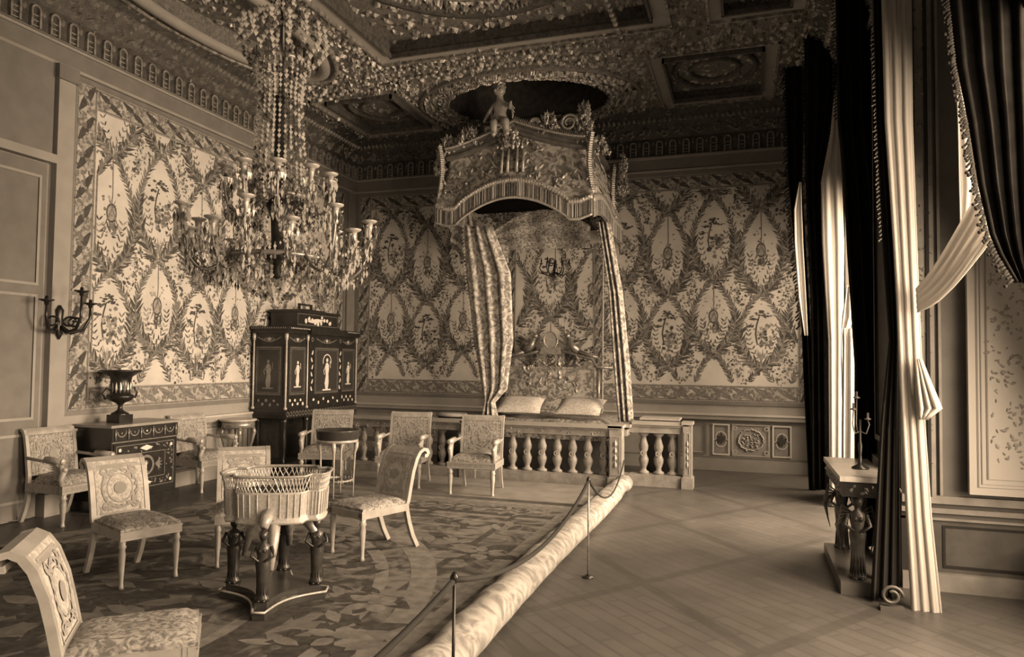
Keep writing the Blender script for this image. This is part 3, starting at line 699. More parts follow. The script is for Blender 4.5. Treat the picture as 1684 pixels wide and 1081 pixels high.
def pillow(loc, rx, rz, label):
    mb = MB(); n = 12; vs = []; fs = []
    for side in (1, -1):
        for j in range(n+1):
            for i in range(n+1):
                u = i/n*2-1; v = j/n*2-1; t = max(0, (1-u**4)*(1-v**4))**.6
                pin = 1-.08*(1-abs(u))*(abs(v) > .9)
                vs.append((u*.38*(1-.06*(1-v*v)), v*.27*(1-.06*(1-u*u)), side*.085*t))
    m_ = (n+1)**2
    for s_ in (0, 1):
        for j in range(n):
            for i in range(n): a = s_*m_+j*(n+1)+i; f_ = (a, a+1, a+n+2, a+n+1); fs.append(f_ if s_ == 0 else f_[::-1])
    mb.add(vs, fs, 0, True); o = mb.build('pillow', [BROCL]); o.location = loc; o.rotation_euler = (rx, 0, rz)
    tag(o, label, 'pillow', 'pillows on the bed')
    return o
pillow((-3.52, 11.1, 1.10), .42, .08, 'left brocade pillow propped on the bed, beside the gathered bed curtain')
pillow((-2.52, 11.1, 1.10), .42, -.06, 'right brocade pillow propped on the bed')
# hanging behind the bed
mb = MB(); fbh = lambda u, v, h: (u, BY-.1-h, v)
mb.box(-4.3, -2.45, BY-.1, BY-.04, .9, 4.2, 0)
tapestry(mb, fbh, -4.1, -2.62, 1.2, 3.95, -3.42, 3.25, seed=13)
border(mb, fbh, -4.3, -4.1, .95, 3.95, True); border(mb, fbh, -2.62, -2.45, .95, 3.95, True)
tag(mb.build('bed_hanging', TM), 'floral silk hanging on the wall behind the headboard, framed by borders', 'wall hanging')
# ================================================================ CANOPY
CX0, CX1, CYF, CYB = -4.94, -2.27, 10.8, 12.6
cn = thing('bed_canopy', 'domed carved bed canopy with fringed arched valance and gilt figures, high above the bed', 'canopy', ((CX0+CX1)/2, 11.7, 4.0))
ox, oy, oz = (CX0+CX1)/2, 11.7, 4.0
HW = (CX1-CX0)/2; FD = CYF-oy; BD = CYB-oy
def vedge(s_):      # height of the valance's top border along the front (s -1..1)
    a = abs(s_)
    return .56-.14*max(0, a-.55)/.45*2.2 if False else (.36+.40*max(0, math.cos(min(1, a/.72)*PI/2))**.8 + (.07*max(0, (a-.85)/.15)))
def vside(t):       # along the sides t 0 front .. 1 back
    return .40+.16*math.sin(PI*min(1, t*1.6)) - .15*t
def ring_pts(scale, hf, n=40):
    P = []
    for k in range(n+1): s_ = -1+2*k/n; P.append((s_*HW*scale, FD*scale, hf('f', s_)))
    return P
# front valance: band + fringe as parts
def vfront(f_lo, f_hi, y, n=64, mi=0, wav=0):
    mb = MB(); vs = []; fs = []
    for k in range(n+1):
        s_ = -1+2*k/n; yy = y+wav*math.sin(k*1.9)-.05*(1-abs(s_))
        vs += [(s_*HW, yy, f_lo(s_)), (s_*HW, yy-.01, f_hi(s_))]
    for k in range(n): fs.append((2*k, 2*k+2, 2*k+3, 2*k+1))
    mb.add(vs, fs, mi, True); return mb
mb = vfront(lambda s_: vedge(s_)-.08, lambda s_: vedge(s_)+.02, FD-.03)
for sx in (-1, 1):
    vs = []; n = 30
    for k in range(n+1):
        t = k/n; vs += [(sx*(HW+.02+.15*t), FD+(BD-FD)*t, vside(t)-.10), (sx*(HW+.02+.15*t), FD+(BD-FD)*t, vside(t)+.02)]
    mb.add(vs, [(2*k, 2*k+2, 2*k+3, 2*k+1) for k in range(n)], 0, True)
fv = lambda u, v, h: (u*HW, FD-.05*(1-abs(u))-.04-h, vedge(u)-.06+v)
for k in range(60): carve(mb, fv, -.98+1.96*k/60, .03, RND.uniform(-.6, .6), .022, .05, 0, .015, 0)
o = mb.build('valance_border', [GILTP], cn); sd_ = o.modifiers.new('s', 'SOLIDIFY'); sd_.thickness = .02
mb = MB(); rd = random.Random(9)
n = 190
for k in range(n+1):
    s_ = -1+2*k/n; u = s_*HW; yy = FD-.03-.05*(1-abs(s_))+rd.uniform(-.008, .008); L = .24+.02*math.sin(k)
    z1 = vedge(s_)-.07; mb.tube([(u, yy, z1), (u+rd.uniform(-.003, .003), yy, z1-L)], [.0065, .009], 4, rd.choice((0, 0, 1)), False)
for sx in (-1, 1):
    for k in range(80):
        t = k/80; y = FD+(BD-FD)*t; z1 = vside(t)-.09; mb.tube([(sx*(HW+.02+.15*t), y, z1), (sx*(HW+.02+.15*t), y, z1-.24)], [.0065, .009], 4, rd.choice((0, 0, 1)), False)
mb.build('fringe', [mat('silk_fringe', .16, .8, v2=.08, scale=30), mat('silk_fringe_light', .34, .8)], cn)
mb = vfront(lambda s_: vedge(s_)-.34, lambda s_: vedge(s_)-.30, FD-.04); o = mb.build('fringe_braid', [GILTP], cn); o.modifiers.new('s', 'SOLIDIFY').thickness = .012
mb = vfront(lambda s_: vedge(s_)-.31, lambda s_: vedge(s_)+.0, FD-.0, mi=0)
for sx in (-1, 1):
    vs = []; n = 30
    for k in range(n+1):
        t = k/n; vs += [(sx*(HW+.15*t), FD+(BD-FD)*t, vside(t)-.34), (sx*(HW+.15*t), FD+(BD-FD)*t, vside(t)+.02)]
    mb.add(vs, [(2*k, 2*k+2, 2*k+3, 2*k+1) for k in range(n)], 0, True)
mb.build('valance', [BROCD], cn)
# domed body, rising from the valance to the crown cornice (local z .5 -> 1.55)
CRH = 1.30
def crest(s_): return CRH+.36*max(0, 1-abs(s_))**1.4
mb = MB(); n = 48; R_ = 9; vs = []; fs = []
loop = [(-HW+2*HW*k/n, FD, 'f', -1+2*k/n) for k in range(n+1)]+[(HW+.15*k/20, FD+(BD-FD)*k/20, 's', k/20) for k in range(1, 21)]
loopL = [(-HW-.15*(1-k/20), BD+(FD-BD)*k/20, 's', 1-k/20) for k in range(0, 20)]
loop = loopL+loop
for j in range(R_+1):
    t = j/R_; ins = .30*math.sin(t*PI/2)**1.3
    for x, y, kd, s_ in loop:
        zb = vedge(s_) if kd == 'f' else vside(s_)
        zt = crest(s_)-.10 if kd == 'f' else CRH-.10-.15*s_
        fx = 1-ins*.42; fy = 1-ins*.6
        vs.append((x*fx, (y if y > 0 else y*fy), zb+(zt-zb)*t))
m_ = len(loop)
for j in range(R_):
    for i in range(m_-1): a = j*m_+i; fs.append((a, a+1, a+m_+1, a+m_))
mb.add(vs, fs, 0, True); mb.build('dome', [mat('canopy_brocade', .50, .7, v2=.16, scale=6, distort=2, thr=(.4, .6), bump=.2)], cn)
mb = MB()
fdm = lambda u, v, h: (u*HW*(1-.12*v), FD*(1-.17*v)-h-.01, vedge(u)+(crest(u)-.12-vedge(u))*v)
rd = random.Random(19)
for k in range(130):
    u = rd.uniform(-.95, .95); v = rd.uniform(.05, .95); a = rd.uniform(0, 6.3)
    P = fdm
    x, y, z = P(u, v, 0); f_ = lambda p, q, h: (p, y-.01-h, q)
    carve(mb, f_, x, z, a, rd.uniform(.07, .15), rd.uniform(.03, .06), 0, .03, 0)
mb.build('dome_carving', [GILT], cn)
for u in (-.14, -.06, .06, .14):
    mb = MB(); x, y, z = fdm(u, .15, 0); mb.tube([(x, y-.02, z), (x*.95, y+.05, z+.5)], [.03, .02], 6, 0); mb.build('pilaster_strip', [GILT], cn)
for sg in (-1, 1):
    fsd = lambda u, v, h: (sg*((HW+.15*u)*(1-.12*v)+.01+h), FD+(BD-FD)*u, vside(u)+.05+v*.8)
    mb = MB(); foliage(mb, fsd, .08, .95, .0, 1, 34, .10, 0, .02, 0, seed=23); mb.build('side_carving', [GILT], cn)
    mb = MB()
    for k in range(26):
        t = k/26; mb.octa((sg*(HW*1.0-.02-.06*math.sin(t*3)), FD+.05, .5+t*.95), .05, .06, 0)
        mb.octa((sg*(HW+.03), BD-.1-.2*math.sin(t*3), .35+t*1.0), .05, .07, 0)
    mb.build('corner_beading', [GILT], cn)
# crown cornice: dark moulding with bead edge, broken by ornament
mb = MB(); prof = [(0, -.12), (.06, -.11), (.06, -.06), (.02, -.05), (.02, .02), (.10, .04), (.10, .09), (0, .10)]
path = []
for k in range(n+1):
    s_ = -1+2*k/n; path.append(((s_*HW*.9, FD*.84, crest(s_)), (0, -1)))
mb.sweep(prof, path, 0)
for sg in (-1, 1):
    path = [((sg*HW*.9, FD*.84+(BD-FD*.84)*k/12, CRH-.12*k/12), (sg, 0)) for k in range(13)]; mb.sweep(prof, path, 0)
mb.build('crown_cornice', [mat('cornice_dark_gilt', .16, .45, v2=.10, scale=10)], cn)
mb = MB()
for k in range(100):
    s_ = -1+2*k/100; mb.ball((s_*HW*.9, FD*.84-.10, crest(s_)+.07), .022, 0, 6, 4)
for k in range(70):
    s_ = -1+2*k/70
    if abs(s_) < .9: mb.tube([(s_*HW*.88, FD*.84-.05, crest(s_)+.08), (s_*HW*.88+.01, FD*.84-.02, crest(s_)+.17)], [.016, .008], 5, 0)
mb.build('bead_moulding', [GILTP], cn)
# flower bouquets, corner volutes
def bouquet(c, r, hgt, nn, seed):
    nn = int(nn*1.5); r *= 1.15
    rd = random.Random(seed); mb = MB()
    for k in range(nn):
        t = rd.random(); a = rd.uniform(0, 6.3); q = r*(.35+.65*(1-t))*rd.uniform(.3, 1)
        p = (c[0]+math.cos(a)*q, c[1]+math.sin(a)*q*.6, c[2]+hgt*t)
        mb.tube([(p[0], p[1], p[2]-.03), (p[0]+rd.uniform(-.05, .05), p[1]-.03, p[2]+rd.uniform(.0, .07))], [.022, .006], 4, 0, False)
        for j in range(2): mb.octa((p[0]+rd.uniform(-.02, .02), p[1]+rd.uniform(-.02, .02), p[2]+rd.uniform(-.02, .02)), rd.uniform(.02, .035), rd.uniform(.02, .045), 0)
    mb.build('gilt_bouquet', [GILT], cn)
bouquet((-HW*.62, FD*.8, CRH+.1), .3, .28, 90, 1); bouquet((-HW*.9, FD*.8, CRH+.0), .18, .30, 60, 2)
bouquet((HW*.42, FD*.8, CRH+.2), .22, .34, 80, 3); bouquet((HW*.86, FD*.8, CRH+.0), .17, .65, 110, 4)
bouquet((HW*.98, FD*.3, CRH-.05), .17, .25, 60, 5); bouquet((HW*1.14, BD*.85, CRH-.5), .10, .7, 70, 6); bouquet((-.25, FD*.85, CRH+.22), .25, .22, 90, 8)
bouquet((-HW*1.0, FD*.8, CRH-.3), .12, .3, 40, 7); bouquet((-.05, FD*.92, CRH-.02), .22, .3, 70, 12)
mb = MB()
for cx, cz, r in ((HW*.68, CRH+.34, .14), (HW*.25, CRH+.38, .09), (-HW*.35, CRH+.34, .06)):
    P = [(cx+math.cos(a)*r*(1-a/16), FD*.86, cz+math.sin(a)*r*(1-a/16)) for a in [q*.45 for q in range(24)]]; mb.tube(P, [.028*(1-q/40) for q in range(24)], 6)
mb.tube([(-HW*.98, FD*.86, CRH-.25), (-HW*.94, FD*.86, CRH-.05), (-HW*.9, FD*.86, CRH+.12)], [.02, .028, .02], 6)
mb.build('volute', [GILTP], cn)
# seated gilt putto on the crest, one continuous skinned body
def skinned(name, verts, edges, radii, m, parent=None, sub=2, root=0):
    me = bpy.data.meshes.new(name); me.from_pydata(verts, edges, []); me.materials.append(m)
    o = bpy.data.objects.new(name, me); sc.collection.objects.link(o)
    if parent: o.parent = parent
    sk = o.modifiers.new('skin', 'SKIN'); sk.use_smooth_shade = True
    for i, sv in enumerate(me.skin_vertices[0].data):
        r = radii[i]; sv.radius = r if hasattr(r, '__len__') else (r, r); sv.use_root = (i == root)
    su = o.modifiers.new('sub', 'SUBSURF'); su.levels = sub; su.render_levels = sub
    return o
S = 1.15; px_, py_, pz_ = -.22, FD*.98, CRH+.40
V = [(0, 0, 0), (0, 0, .14), (0, -.01, .27), (0, -.01, .33), (0, -.03, .42), (0, -.03, .46),          # pelvis..head
     (.07, -.06, 0), (.15, -.20, -.03), (.16, -.17, -.2), (.18, -.22, -.24),                           # right leg
     (-.07, -.06, 0), (-.02, -.20, -.04), (-.03, -.18, -.2), (-.02, -.23, -.24),                       # left leg
     (.09, -.01, .27), (.17, -.06, .18), (.20, -.14, .22), (.22, -.17, .24),                           # arm
     (-.09, -.01, .27), (-.17, -.02, .15), (-.21, -.06, .04), (-.22, -.08, .01)]
E_ = [(0, 1), (1, 2), (2, 3), (3, 4), (4, 5), (0, 6), (6, 7), (7, 8), (8, 9), (0, 10), (10, 11), (11, 12), (12, 13), (2, 14), (14, 15), (15, 16), (16, 17), (2, 18), (18, 19), (19, 20), (20, 21)]
Rr = [.088, .08, .084, .042, .06, .04, .066, .058, .042, .028, .066, .058, .042, .028, .034, .027, .022, .016, .034, .027, .022, .016]
pt = skinned('gilt_putto', [(px_+x*S, py_+y*S, pz_+z*S) for x, y, z in V], E_, [r*S for r in Rr], GILTP, cn)
mb = MB(); mb.ball((px_, py_-.04*S, pz_+.47*S), .088*S, 0, 14, 10, (1, 1, 1.1)); mb.ball((px_, py_-.128*S, pz_+.462*S), .016*S, 0, 6, 4)
for sg in (-1, 1): mb.ball((px_+sg*.04*S, py_-.10*S, pz_+.445*S), .030*S, 0, 8, 5)
mb.build('head', [GILTP], pt)
mb = MB()
for k in range(34):
    a = RND.uniform(0, 6.3); e = RND.uniform(0, 1.3); mb.ball((px_+math.cos(a)*.085*math.cos(e)*S, py_+(-.03+math.sin(a)*.08*math.cos(e))*S, pz_+(.51+.07*math.sin(e))*S), .028, 0, 6, 4)
mb.build('curls', [GILT], pt)
mb = MB()
for sg in (-1, 1):
    for q in range(5): mb.tube([(px_+sg*.04, py_+.06, pz_+.3), (px_+sg*(.14+.01*q), py_+.1, pz_+.36-.03*q), (px_+sg*(.22-.01*q), py_+.1, pz_+.25-.06*q)], [.015, .022, .006], 5)
mb.build('wings', [GILT], pt)

# ---- draped curtains
def drape(name, rows, Yc, folds, amp, m, label, cat, group=None, back=.0, nx=None, thick=.008, seed=1, lining=None, pxy=None, taper=None):
    """rows: (photo y, left x, right x, Y depth) read on the vertical plane where the cloth hangs"""
    nx = nx or folds*8; rd = random.Random(seed); ph = rd.uniform(0, 6); vs = []; fs = []
    R2 = []
    for i in range(len(rows)-1):
        a, b = rows[i], rows[i+1]; st = max(2, int(abs(b[0]-a[0])/14))
        for k in range(st): R2.append(tuple(a[j]+(b[j]-a[j])*k/st for j in range(len(a))))
    R2.append(rows[-1])
    for j, rr in enumerate(R2):
        Y = rr[3] if len(rr) > 3 else Yc
        A = aty(rr[1], rr[0], Y); B = aty(rr[2], rr[0], Y)
        for i in range(nx+1):
            t = i/nx; p = A.lerp(B, t); wv = math.sin(t*folds*2*PI+ph)*.5+.28*math.sin(t*folds*4.3*PI+ph*2+j*.02)
            vs.append((p.x+.15*amp*math.cos(t*folds*2*PI), p.y+amp*wv, p.z))
    for j in range(len(R2)-1):
        for i in range(nx): a = j*(nx+1)+i; fs.append((a, a+1, a+nx+2, a+nx+1))
    mb = MB(); mb.add(vs, fs, 0, True)
    c = vs[len(vs)//2]; base = (c[0], c[1], min(v[2] for v in vs)); mb.v = [(v[0]-base[0], v[1]-base[1], v[2]-base[2]) for v in mb.v]
    root = thing(name, label, cat, base, 0, group)
    o = mb.build('cloth', [m], root); sdm = o.modifiers.new('s', 'SOLIDIFY'); sdm.thickness = thick
    return root, base
def fringe(root, base, rows, side, Y, m, seed=1, size=.05, step=6, out=1, name='fringe'):
    """tassel fringe along one edge (side 1 = left x, 2 = right x)"""
    rd = random.Random(seed); mb = MB()
    for i in range(len(rows)-1):
        a, b = rows[i], rows[i+1]; n = max(1, int(abs(b[0]-a[0])/step))
        for k in range(n):
            t = k/n; y = a[0]+(b[0]-a[0])*t; x = a[side]+(b[side]-a[side])*t; yy = (a[3]+(b[3]-a[3])*t) if len(a) > 3 else Y
            p = aty(x, y, yy); sg = (-1 if side == 1 else 1)*out
            q = [(p.x-base[0], p.y-base[1], p.z-base[2])]; q.append((q[0][0]+sg*size*rd.uniform(.3, .8), q[0][1]-.01, q[0][2]-size*rd.uniform(.2, .8)))
            mb.tube([q[0], q[1]], [size*.22, size*.12], 5, 0)
            mb.ball(q[1], size*.2*rd.uniform(.8, 1.3), 0, 5, 3)
    mb.build(name, [m], root)
# bed curtains, hanging under the canopy
rows = [(372, 762, 808), (450, 766, 838), (560, 778, 842), (640, 792, 832), (662, 798, 812), (700, 786, 820)]
r_, b_ = drape('bed_curtain', rows, 10.66, 3, .07, DRAPE, 'left bed curtain of patterned silk, gathered in at its foot', 'curtain', 'bed curtains', seed=3); fringe(r_, b_, rows[:4], 1, 10.63, LINED, 3, .03)
rows = [(366, 983, 1002), (480, 1000, 1022), (600, 1008, 1034), (694, 1016, 1040)]
r_, b_ = drape('bed_curtain', rows, 10.93, 3, .07, DRAPE, 'right bed curtain of patterned silk, hanging straight', 'curtain', 'bed curtains', seed=4); fringe(r_, b_, rows[:4], 1, 10.90, LINED, 4, .03)
# inner draped festoon under the canopy
mb = MB()
for (sx0, sx1) in ((-1.0, -.15), (-.35, .98)):
    vs = []; n = 30; m2 = 8
    for j in range(m2+1):
        for i in range(n+1):
            t = i/n; x = ((sx0+(sx1-sx0)*t))*HW*.92; zz = .42-(.10 if sx0 > -.5 else .25)-(.30*(1-math.sin(PI*t)) if sx0 > -.5 else .34*t)-j*.045*(1+.8*math.sin(PI*t))
            vs.append((x, FD*.55+.03*math.sin(j*1.8)+.02*math.sin(t*20), zz))
    mb.add(vs, [(j*(n+1)+i, j*(n+1)+i+1, (j+1)*(n+1)+i+1, (j+1)*(n+1)+i) for j in range(m2) for i in range(n)], 0, True)
mb.build('inner_festoon', [BROCD], cn)
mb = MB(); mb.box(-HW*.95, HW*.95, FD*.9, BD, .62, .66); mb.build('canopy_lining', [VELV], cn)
# small lamp hanging inside the canopy
lp = thing('hanging_lamp', 'small dark lamp with curled arms, hanging inside the bed canopy', 'lamp', (-3.12, 11.75, 3.25))
mb = MB(); mb.tube([(0, 0, .3), (0, 0, 1.4)], .006, 5); mb.build('chain', [BRNZD], lp)
mb = MB(); mb.lathe((0, 0, 0), [(.01, 0), (.04, .03), (.02, .06), (.05, .12), (.03, .2), (.02, .3)], 10); mb.build('body', [BRNZD], lp)
for k in range(6):
    a = k*PI/3+.2; mb = MB(); mb.tube([(math.cos(a)*r, math.sin(a)*r, z) for r, z in ((.02, .1), (.12, .04), (.22, .08), (.27, .18), (.24, .24))], .012, 6); mb.lathe((math.cos(a)*.24, math.sin(a)*.24, .24), [(.03, 0), (.03, .01), (.012, .02), (.012, .09)], 8); mb.build('arm', [BRNZD], lp)

# ================================================================ WINDOW CURTAINS
G1 = 'dark velvet window curtains'; G2 = 'pale muslin window curtains'
rows = [(52, 1288, 1325), (300, 1296, 1318), (540, 1318, 1332), (640, 1322, 1336), (806, 1330, 1344)]
r_, b_ = drape('velvet_curtain', rows, 11.2, 2, .06, VELV, 'narrow dark curtain nearest the far corner, with a sliver of white muslin at its edge', 'curtain', G1, seed=5); fringe(r_, b_, rows[:3], 1, 11.15, FRING, 5, .08)
rows = [(300, 1314, 1317), (345, 1305, 1318), (400, 1306, 1320), (490, 1313, 1325), (552, 1322, 1328)]
r2_, b2_ = drape('muslin_curtain', rows, 10.05, 1, .03, SHEER, 'x', 'curtain', G2, seed=6)
for o in list(r2_.children):
    o.parent = r_; o.name = 'muslin_edge'; o.location = Vector(b2_)-Vector(b_)
bpy.data.objects.remove(r2_)
rows = [(20, 1322, 1374), (150, 1322, 1374), (300, 1324, 1352), (500, 1332, 1360), (806, 1334, 1364)]
r_, b_ = drape('velvet_curtain', rows, 10.2, 3, .07, VELV, 'dark fringed curtain left of the middle window\'s white muslin', 'curtain', G1, seed=7); fringe(r_, b_, rows[:3], 1, 10.1, FRING, 7, .035); fringe(r_, b_, rows[1:4], 2, 10.1, FRING, 17, .07)
rows = [(150, 1373, 1377), (220, 1366, 1380), (300, 1350, 1384), (400, 1352, 1388), (560, 1362, 1386), (832, 1364, 1384)]
r_, b_ = drape('muslin_curtain', rows, 9.95, 2, .025, SHEER, 'white muslin curtain falling straight at the middle window', 'curtain', G2, seed=8)
rows = [(470, 1392, 1400), (520, 1384, 1404), (552, 1382, 1392), (600, 1382, 1400), (655, 1384, 1394)]
drape('muslin_curtain', rows, 9.6, 2, .04, SHEER, 'white muslin looped back beside the straight middle muslin', 'curtain', G2, seed=9)
rows = [(540, 1386, 1406), (700, 1384, 1408), (800, 1384, 1406)]
drape('muslin_curtain', rows, 9.3, 2, .04, mat('sheer_grey', .42, .9), 'greyer muslin tail low beside the middle window', 'curtain', G2, seed=29)
rows = [(-10, 1372, 1450), (200, 1376, 1450), (300, 1386, 1462), (420, 1392, 1470), (600, 1404, 1474), (760, 1404, 1476), (900, 1404, 1476)]
r_, b_ = drape('velvet_curtain', rows, 7.75, 4, .10, VELV, 'broad dark curtain behind the console table', 'curtain', G1, seed=10); fringe(r_, b_, rows[:2], 1, 7.5, FRING, 10, .04)
rows = [(-20, 1434, 1454), (200, 1440, 1458), (400, 1450, 1474), (560, 1462, 1478), (700, 1448, 1478), (985, 1432, 1478)]
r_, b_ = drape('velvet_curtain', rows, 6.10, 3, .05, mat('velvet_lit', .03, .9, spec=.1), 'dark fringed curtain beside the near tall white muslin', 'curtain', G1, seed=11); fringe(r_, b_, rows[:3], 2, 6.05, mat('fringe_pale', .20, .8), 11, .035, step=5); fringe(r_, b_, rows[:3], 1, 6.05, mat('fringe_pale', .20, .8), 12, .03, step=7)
rows = [(-20, 1448, 1499), (200, 1454, 1501), (400, 1468, 1508), (500, 1474, 1512), (680, 1482, 1520), (850, 1490, 1532), (1022, 1500, 1550)]
drape('muslin_curtain', rows, 6.0, 3, .022, SHEER, 'tall white muslin curtain nearest the camera, falling to the floor', 'curtain', G2, seed=12)
rows = [(590, 1505, 1514), (630, 1506, 1530), (672, 1508, 1548), (690, 1512, 1524)]
drape('muslin_curtain', rows, 5.92, 3, .04, SHEER, 'flared end of tied muslin beside the tall near curtain', 'curtain', G2, seed=13)
# swag of muslin, sloping up to the right
mb = MB(); vs = []; n = 26; m2 = 14
A0, A1 = aty(1507, 474, 5.95), aty(1509, 514, 5.95); B0, B1 = aty(1606, 322, 5.3), aty(1634, 392, 5.3)
for j in range(m2+1):
    s_ = j/m2; a = A0.lerp(A1, s_); b = B0.lerp(B1, s_)
    for i in range(n+1):
        t = i/n; p = a.lerp(b, t); p.z -= .10*math.sin(PI*t)*(1-t*.5)*(.6+.4*s_); p.y += .03*math.sin(s_*26+t*3)*(.3+t); vs.append(p)
c = (A0+B1)/2; vs = [tuple(v-c) for v in vs]
mb.add(vs, [(j*(n+1)+i, j*(n+1)+i+1, (j+1)*(n+1)+i+1, (j+1)*(n+1)+i) for j in range(m2) for i in range(n)], 0, True)
r_ = thing('muslin_curtain', 'white muslin swag drawn up to the right under the dark fringe', 'curtain', tuple(c), 0, G2); o = mb.build('cloth', [SHEER], r_); o.modifiers.new('s', 'SOLIDIFY').thickness = .006
rows = [(120, 1570, 1580), (203, 1573, 1600), (305, 1575, 1612), (372, 1577, 1600)]
drape('muslin_curtain', rows, 5.6, 2, .03, SHEER, 'narrow muslin strip against the dark fringe at top right', 'curtain', G2, seed=15)
rows = [(-30, 1556, 1700), (110, 1571, 1700), (203, 1590, 1700), (305, 1606, 1700), (386, 1625, 1700), (420, 1640, 1700), (465, 1668, 1700)]
r_, b_ = drape('velvet_curtain', rows, 4.9, 4, .06, VELV, 'dark fringed curtain sweeping down in the top right corner', 'curtain', G1, seed=16); fringe(r_, b_, rows, 1, 4.86, mat('fringe_dark', .022, .95, spec=.05), 16, .05, step=5)

# ================================================================ CONSOLE by the window pier
cs = thing('console_table', 'marble-topped console table on winged figure legs, against the window pier', 'table', (.72, 6.25, 0))
mb = MB(); mb.box(-.02, .36, -.02, 1.25, .88, .92); mb.build('table_top', [MARB], cs)
mb = MB(); mb.box(0, .34, 0, 1.22, .76, .88); f_ = lambda u, v, h: (u, -h, v); foliage(mb, f_, .02, .42, .78, .86, 300, .04, 0, .012, 1, 91); f_ = lambda u, v, h: (-h, u, v); foliage(mb, f_, .02, 1.2, .78, .86, 300, .04, 0, .012, 1, 92); mb.build('apron', [BRNZD, BRNZ], cs)
def figure(mb, x, y, z0, hgt, mi=0, rot=0, wings=False, fat=1.0):
    s_ = hgt
    P = [(.08, 0), (.075, .04), (.055, .10), (.06, .25), (.065, .42), (.075, .52), (.055, .60), (.07, .70), (.065, .76), (.025, .80), (.022, .83)]
    mb.lathe((x, y, z0), [(r*s_*fat, z*s_) for r, z in P], 12, mi, sx=1, sy=.85)
    mb.ball((x, y, z0+.895*s_), .062*s_, mi, 10, 7, (1, 1, 1.2)); mb.ball((x, y+.01, z0+.92*s_), .066*s_, mi, 8, 5, (1.05, 1, .9))
    for sg in (-1, 1):
        mb.tube([(x+sg*.075*s_*fat, y, z0+.75*s_), (x+sg*.11*s_*fat, y-.03*s_, z0+.62*s_), (x+sg*.04*s_, y-.09*s_, z0+.56*s_)], [.026*s_, .022*s_, .016*s_], 6, mi)
        mb.ball((x+sg*.03*s_, y-.06*s_, z0+.70*s_), .03*s_, mi, 6, 4)
        mb.ball((x+sg*.035*s_, y-.06*s_, z0+.015*s_), .035*s_, mi, 6, 4, (1, 1.6, .6))
        if wings:
            for q in range(5): mb.tube([(x+sg*.04*s_, y+.05*s_, z0+.74*s_), (x+sg*(.16+.015*q)*s_, y+.07*s_, z0+(.84-.06*q)*s_), (x+sg*(.22-.02*q)*s_, y+.07*s_, z0+(.62-.09*q)*s_)], [.014*s_, .022*s_, .005*s_], 5, mi)
    for k in range(7):       # drapery pleats
        a = PI+PI*(k+.5)/7; mb.tube([(x+math.cos(a)*.06*s_, y+math.sin(a)*.05*s_, z0+.5*s_), (x+math.cos(a)*.068*s_, y+math.sin(a)*.058*s_, z0+.25*s_), (x+math.cos(a)*.085*s_, y+math.sin(a)*.07*s_, z0+.02*s_)], .010*s_, 4, mi)
for (x, y) in ((.12, .10), (.12, 1.1)):
    mb = MB(); figure(mb, x, y, .10, .68, 0, wings=True, fat=1.25); mb.build('figure_leg', [mat('bronze_mid', .13, .4, metal=.4, v2=.05, scale=9)], cs)
for y in (.1, 1.1): mb = MB(); mb.box(.28, .33, y-.04, y+.04, .1, .76); mb.build('rear_leg', [BRNZD], cs)
mb = MB(); mb.box(-.02, .36, -.04, 1.25, 0, .10); mb.build('plinth', [mat('plinth_marble', .10, .4)], cs)
an = thing('andiron', 'round scrolled dark bronze ornament standing by the foot of the console', 'ornament', (1.0, 5.92, 0))
mb = MB(); mb.box(-.07, .09, -.03, .05, 0, .03); P = [(.01+math.cos(a)*.075*(1-a/14), 0, .11+math.sin(a)*.075*(1-a/14)) for a in [q*.4 for q in range(22)]]; mb.tube(P, .013, 6); mb.build('scroll', [mat('andiron_bronze', .10, .5, metal=.4)], an)
# gilt candelabrum standing on the console, in front of the dark curtain
cb = thing('candelabrum', 'thin gilt candelabrum standing on the console table', 'candelabrum', (.92, 6.75, .92))
mb = MB(); mb.lathe((0, 0, 0), [(.07, 0), (.07, .015), (.02, .04), (.012, .12), (.02, .2), (.01, .24), (.01, .42)], 10); mb.build('stem', [BRNZD], cb)
for sg, hh_ in ((-.5, .5), (.6, .42), (-.25, .6)):
    mb = MB(); mb.tube([(0, 0, .32), (sg*.08, 0, .30), (sg*.12, 0, .38), (sg*.10, 0, hh_)], .006, 6); mb.lathe((sg*.10, 0, hh_), [(.025, 0), (.028, .01), (.01, .02), (.01, .06)], 8); mb.build('branch', [mat('dull_bronze', .12, .4, metal=.4)], cb)

# ================================================================ CHAIRS
def bend(path_yz, x0, x1, th, mb, mi=0, smooth=True):
    """slab following a side profile (y, z) between x0 and x1, thickness th along its normal"""
    n = len(path_yz); vs = []
    for i, (y, z) in enumerate(path_yz):
        a = path_yz[max(i-1, 0)]; b = path_yz[min(i+1, n-1)]; dy, dz = b[0]-a[0], b[1]-a[1]; l = math.hypot(dy, dz); ny, nz = dz/l, -dy/l
        for s_ in (-1, 1):
            for x in (x0, x1): vs.append((x, y+ny*th/2*s_, z+nz*th/2*s_))
    fs = []
    for i in range(n-1):
        a = i*4; b = a+4; fs += [(a, a+1, b+1, b), (a+2, b+2, b+3, a+3), (a, b, b+2, a+2), (a+1, a+3, b+3, b+1)]
    fs += [(0, 2, 3, 1), ((n-1)*4, (n-1)*4+1, (n-1)*4+3, (n-1)*4+2)]
    mb.add(vs, fs, mi)
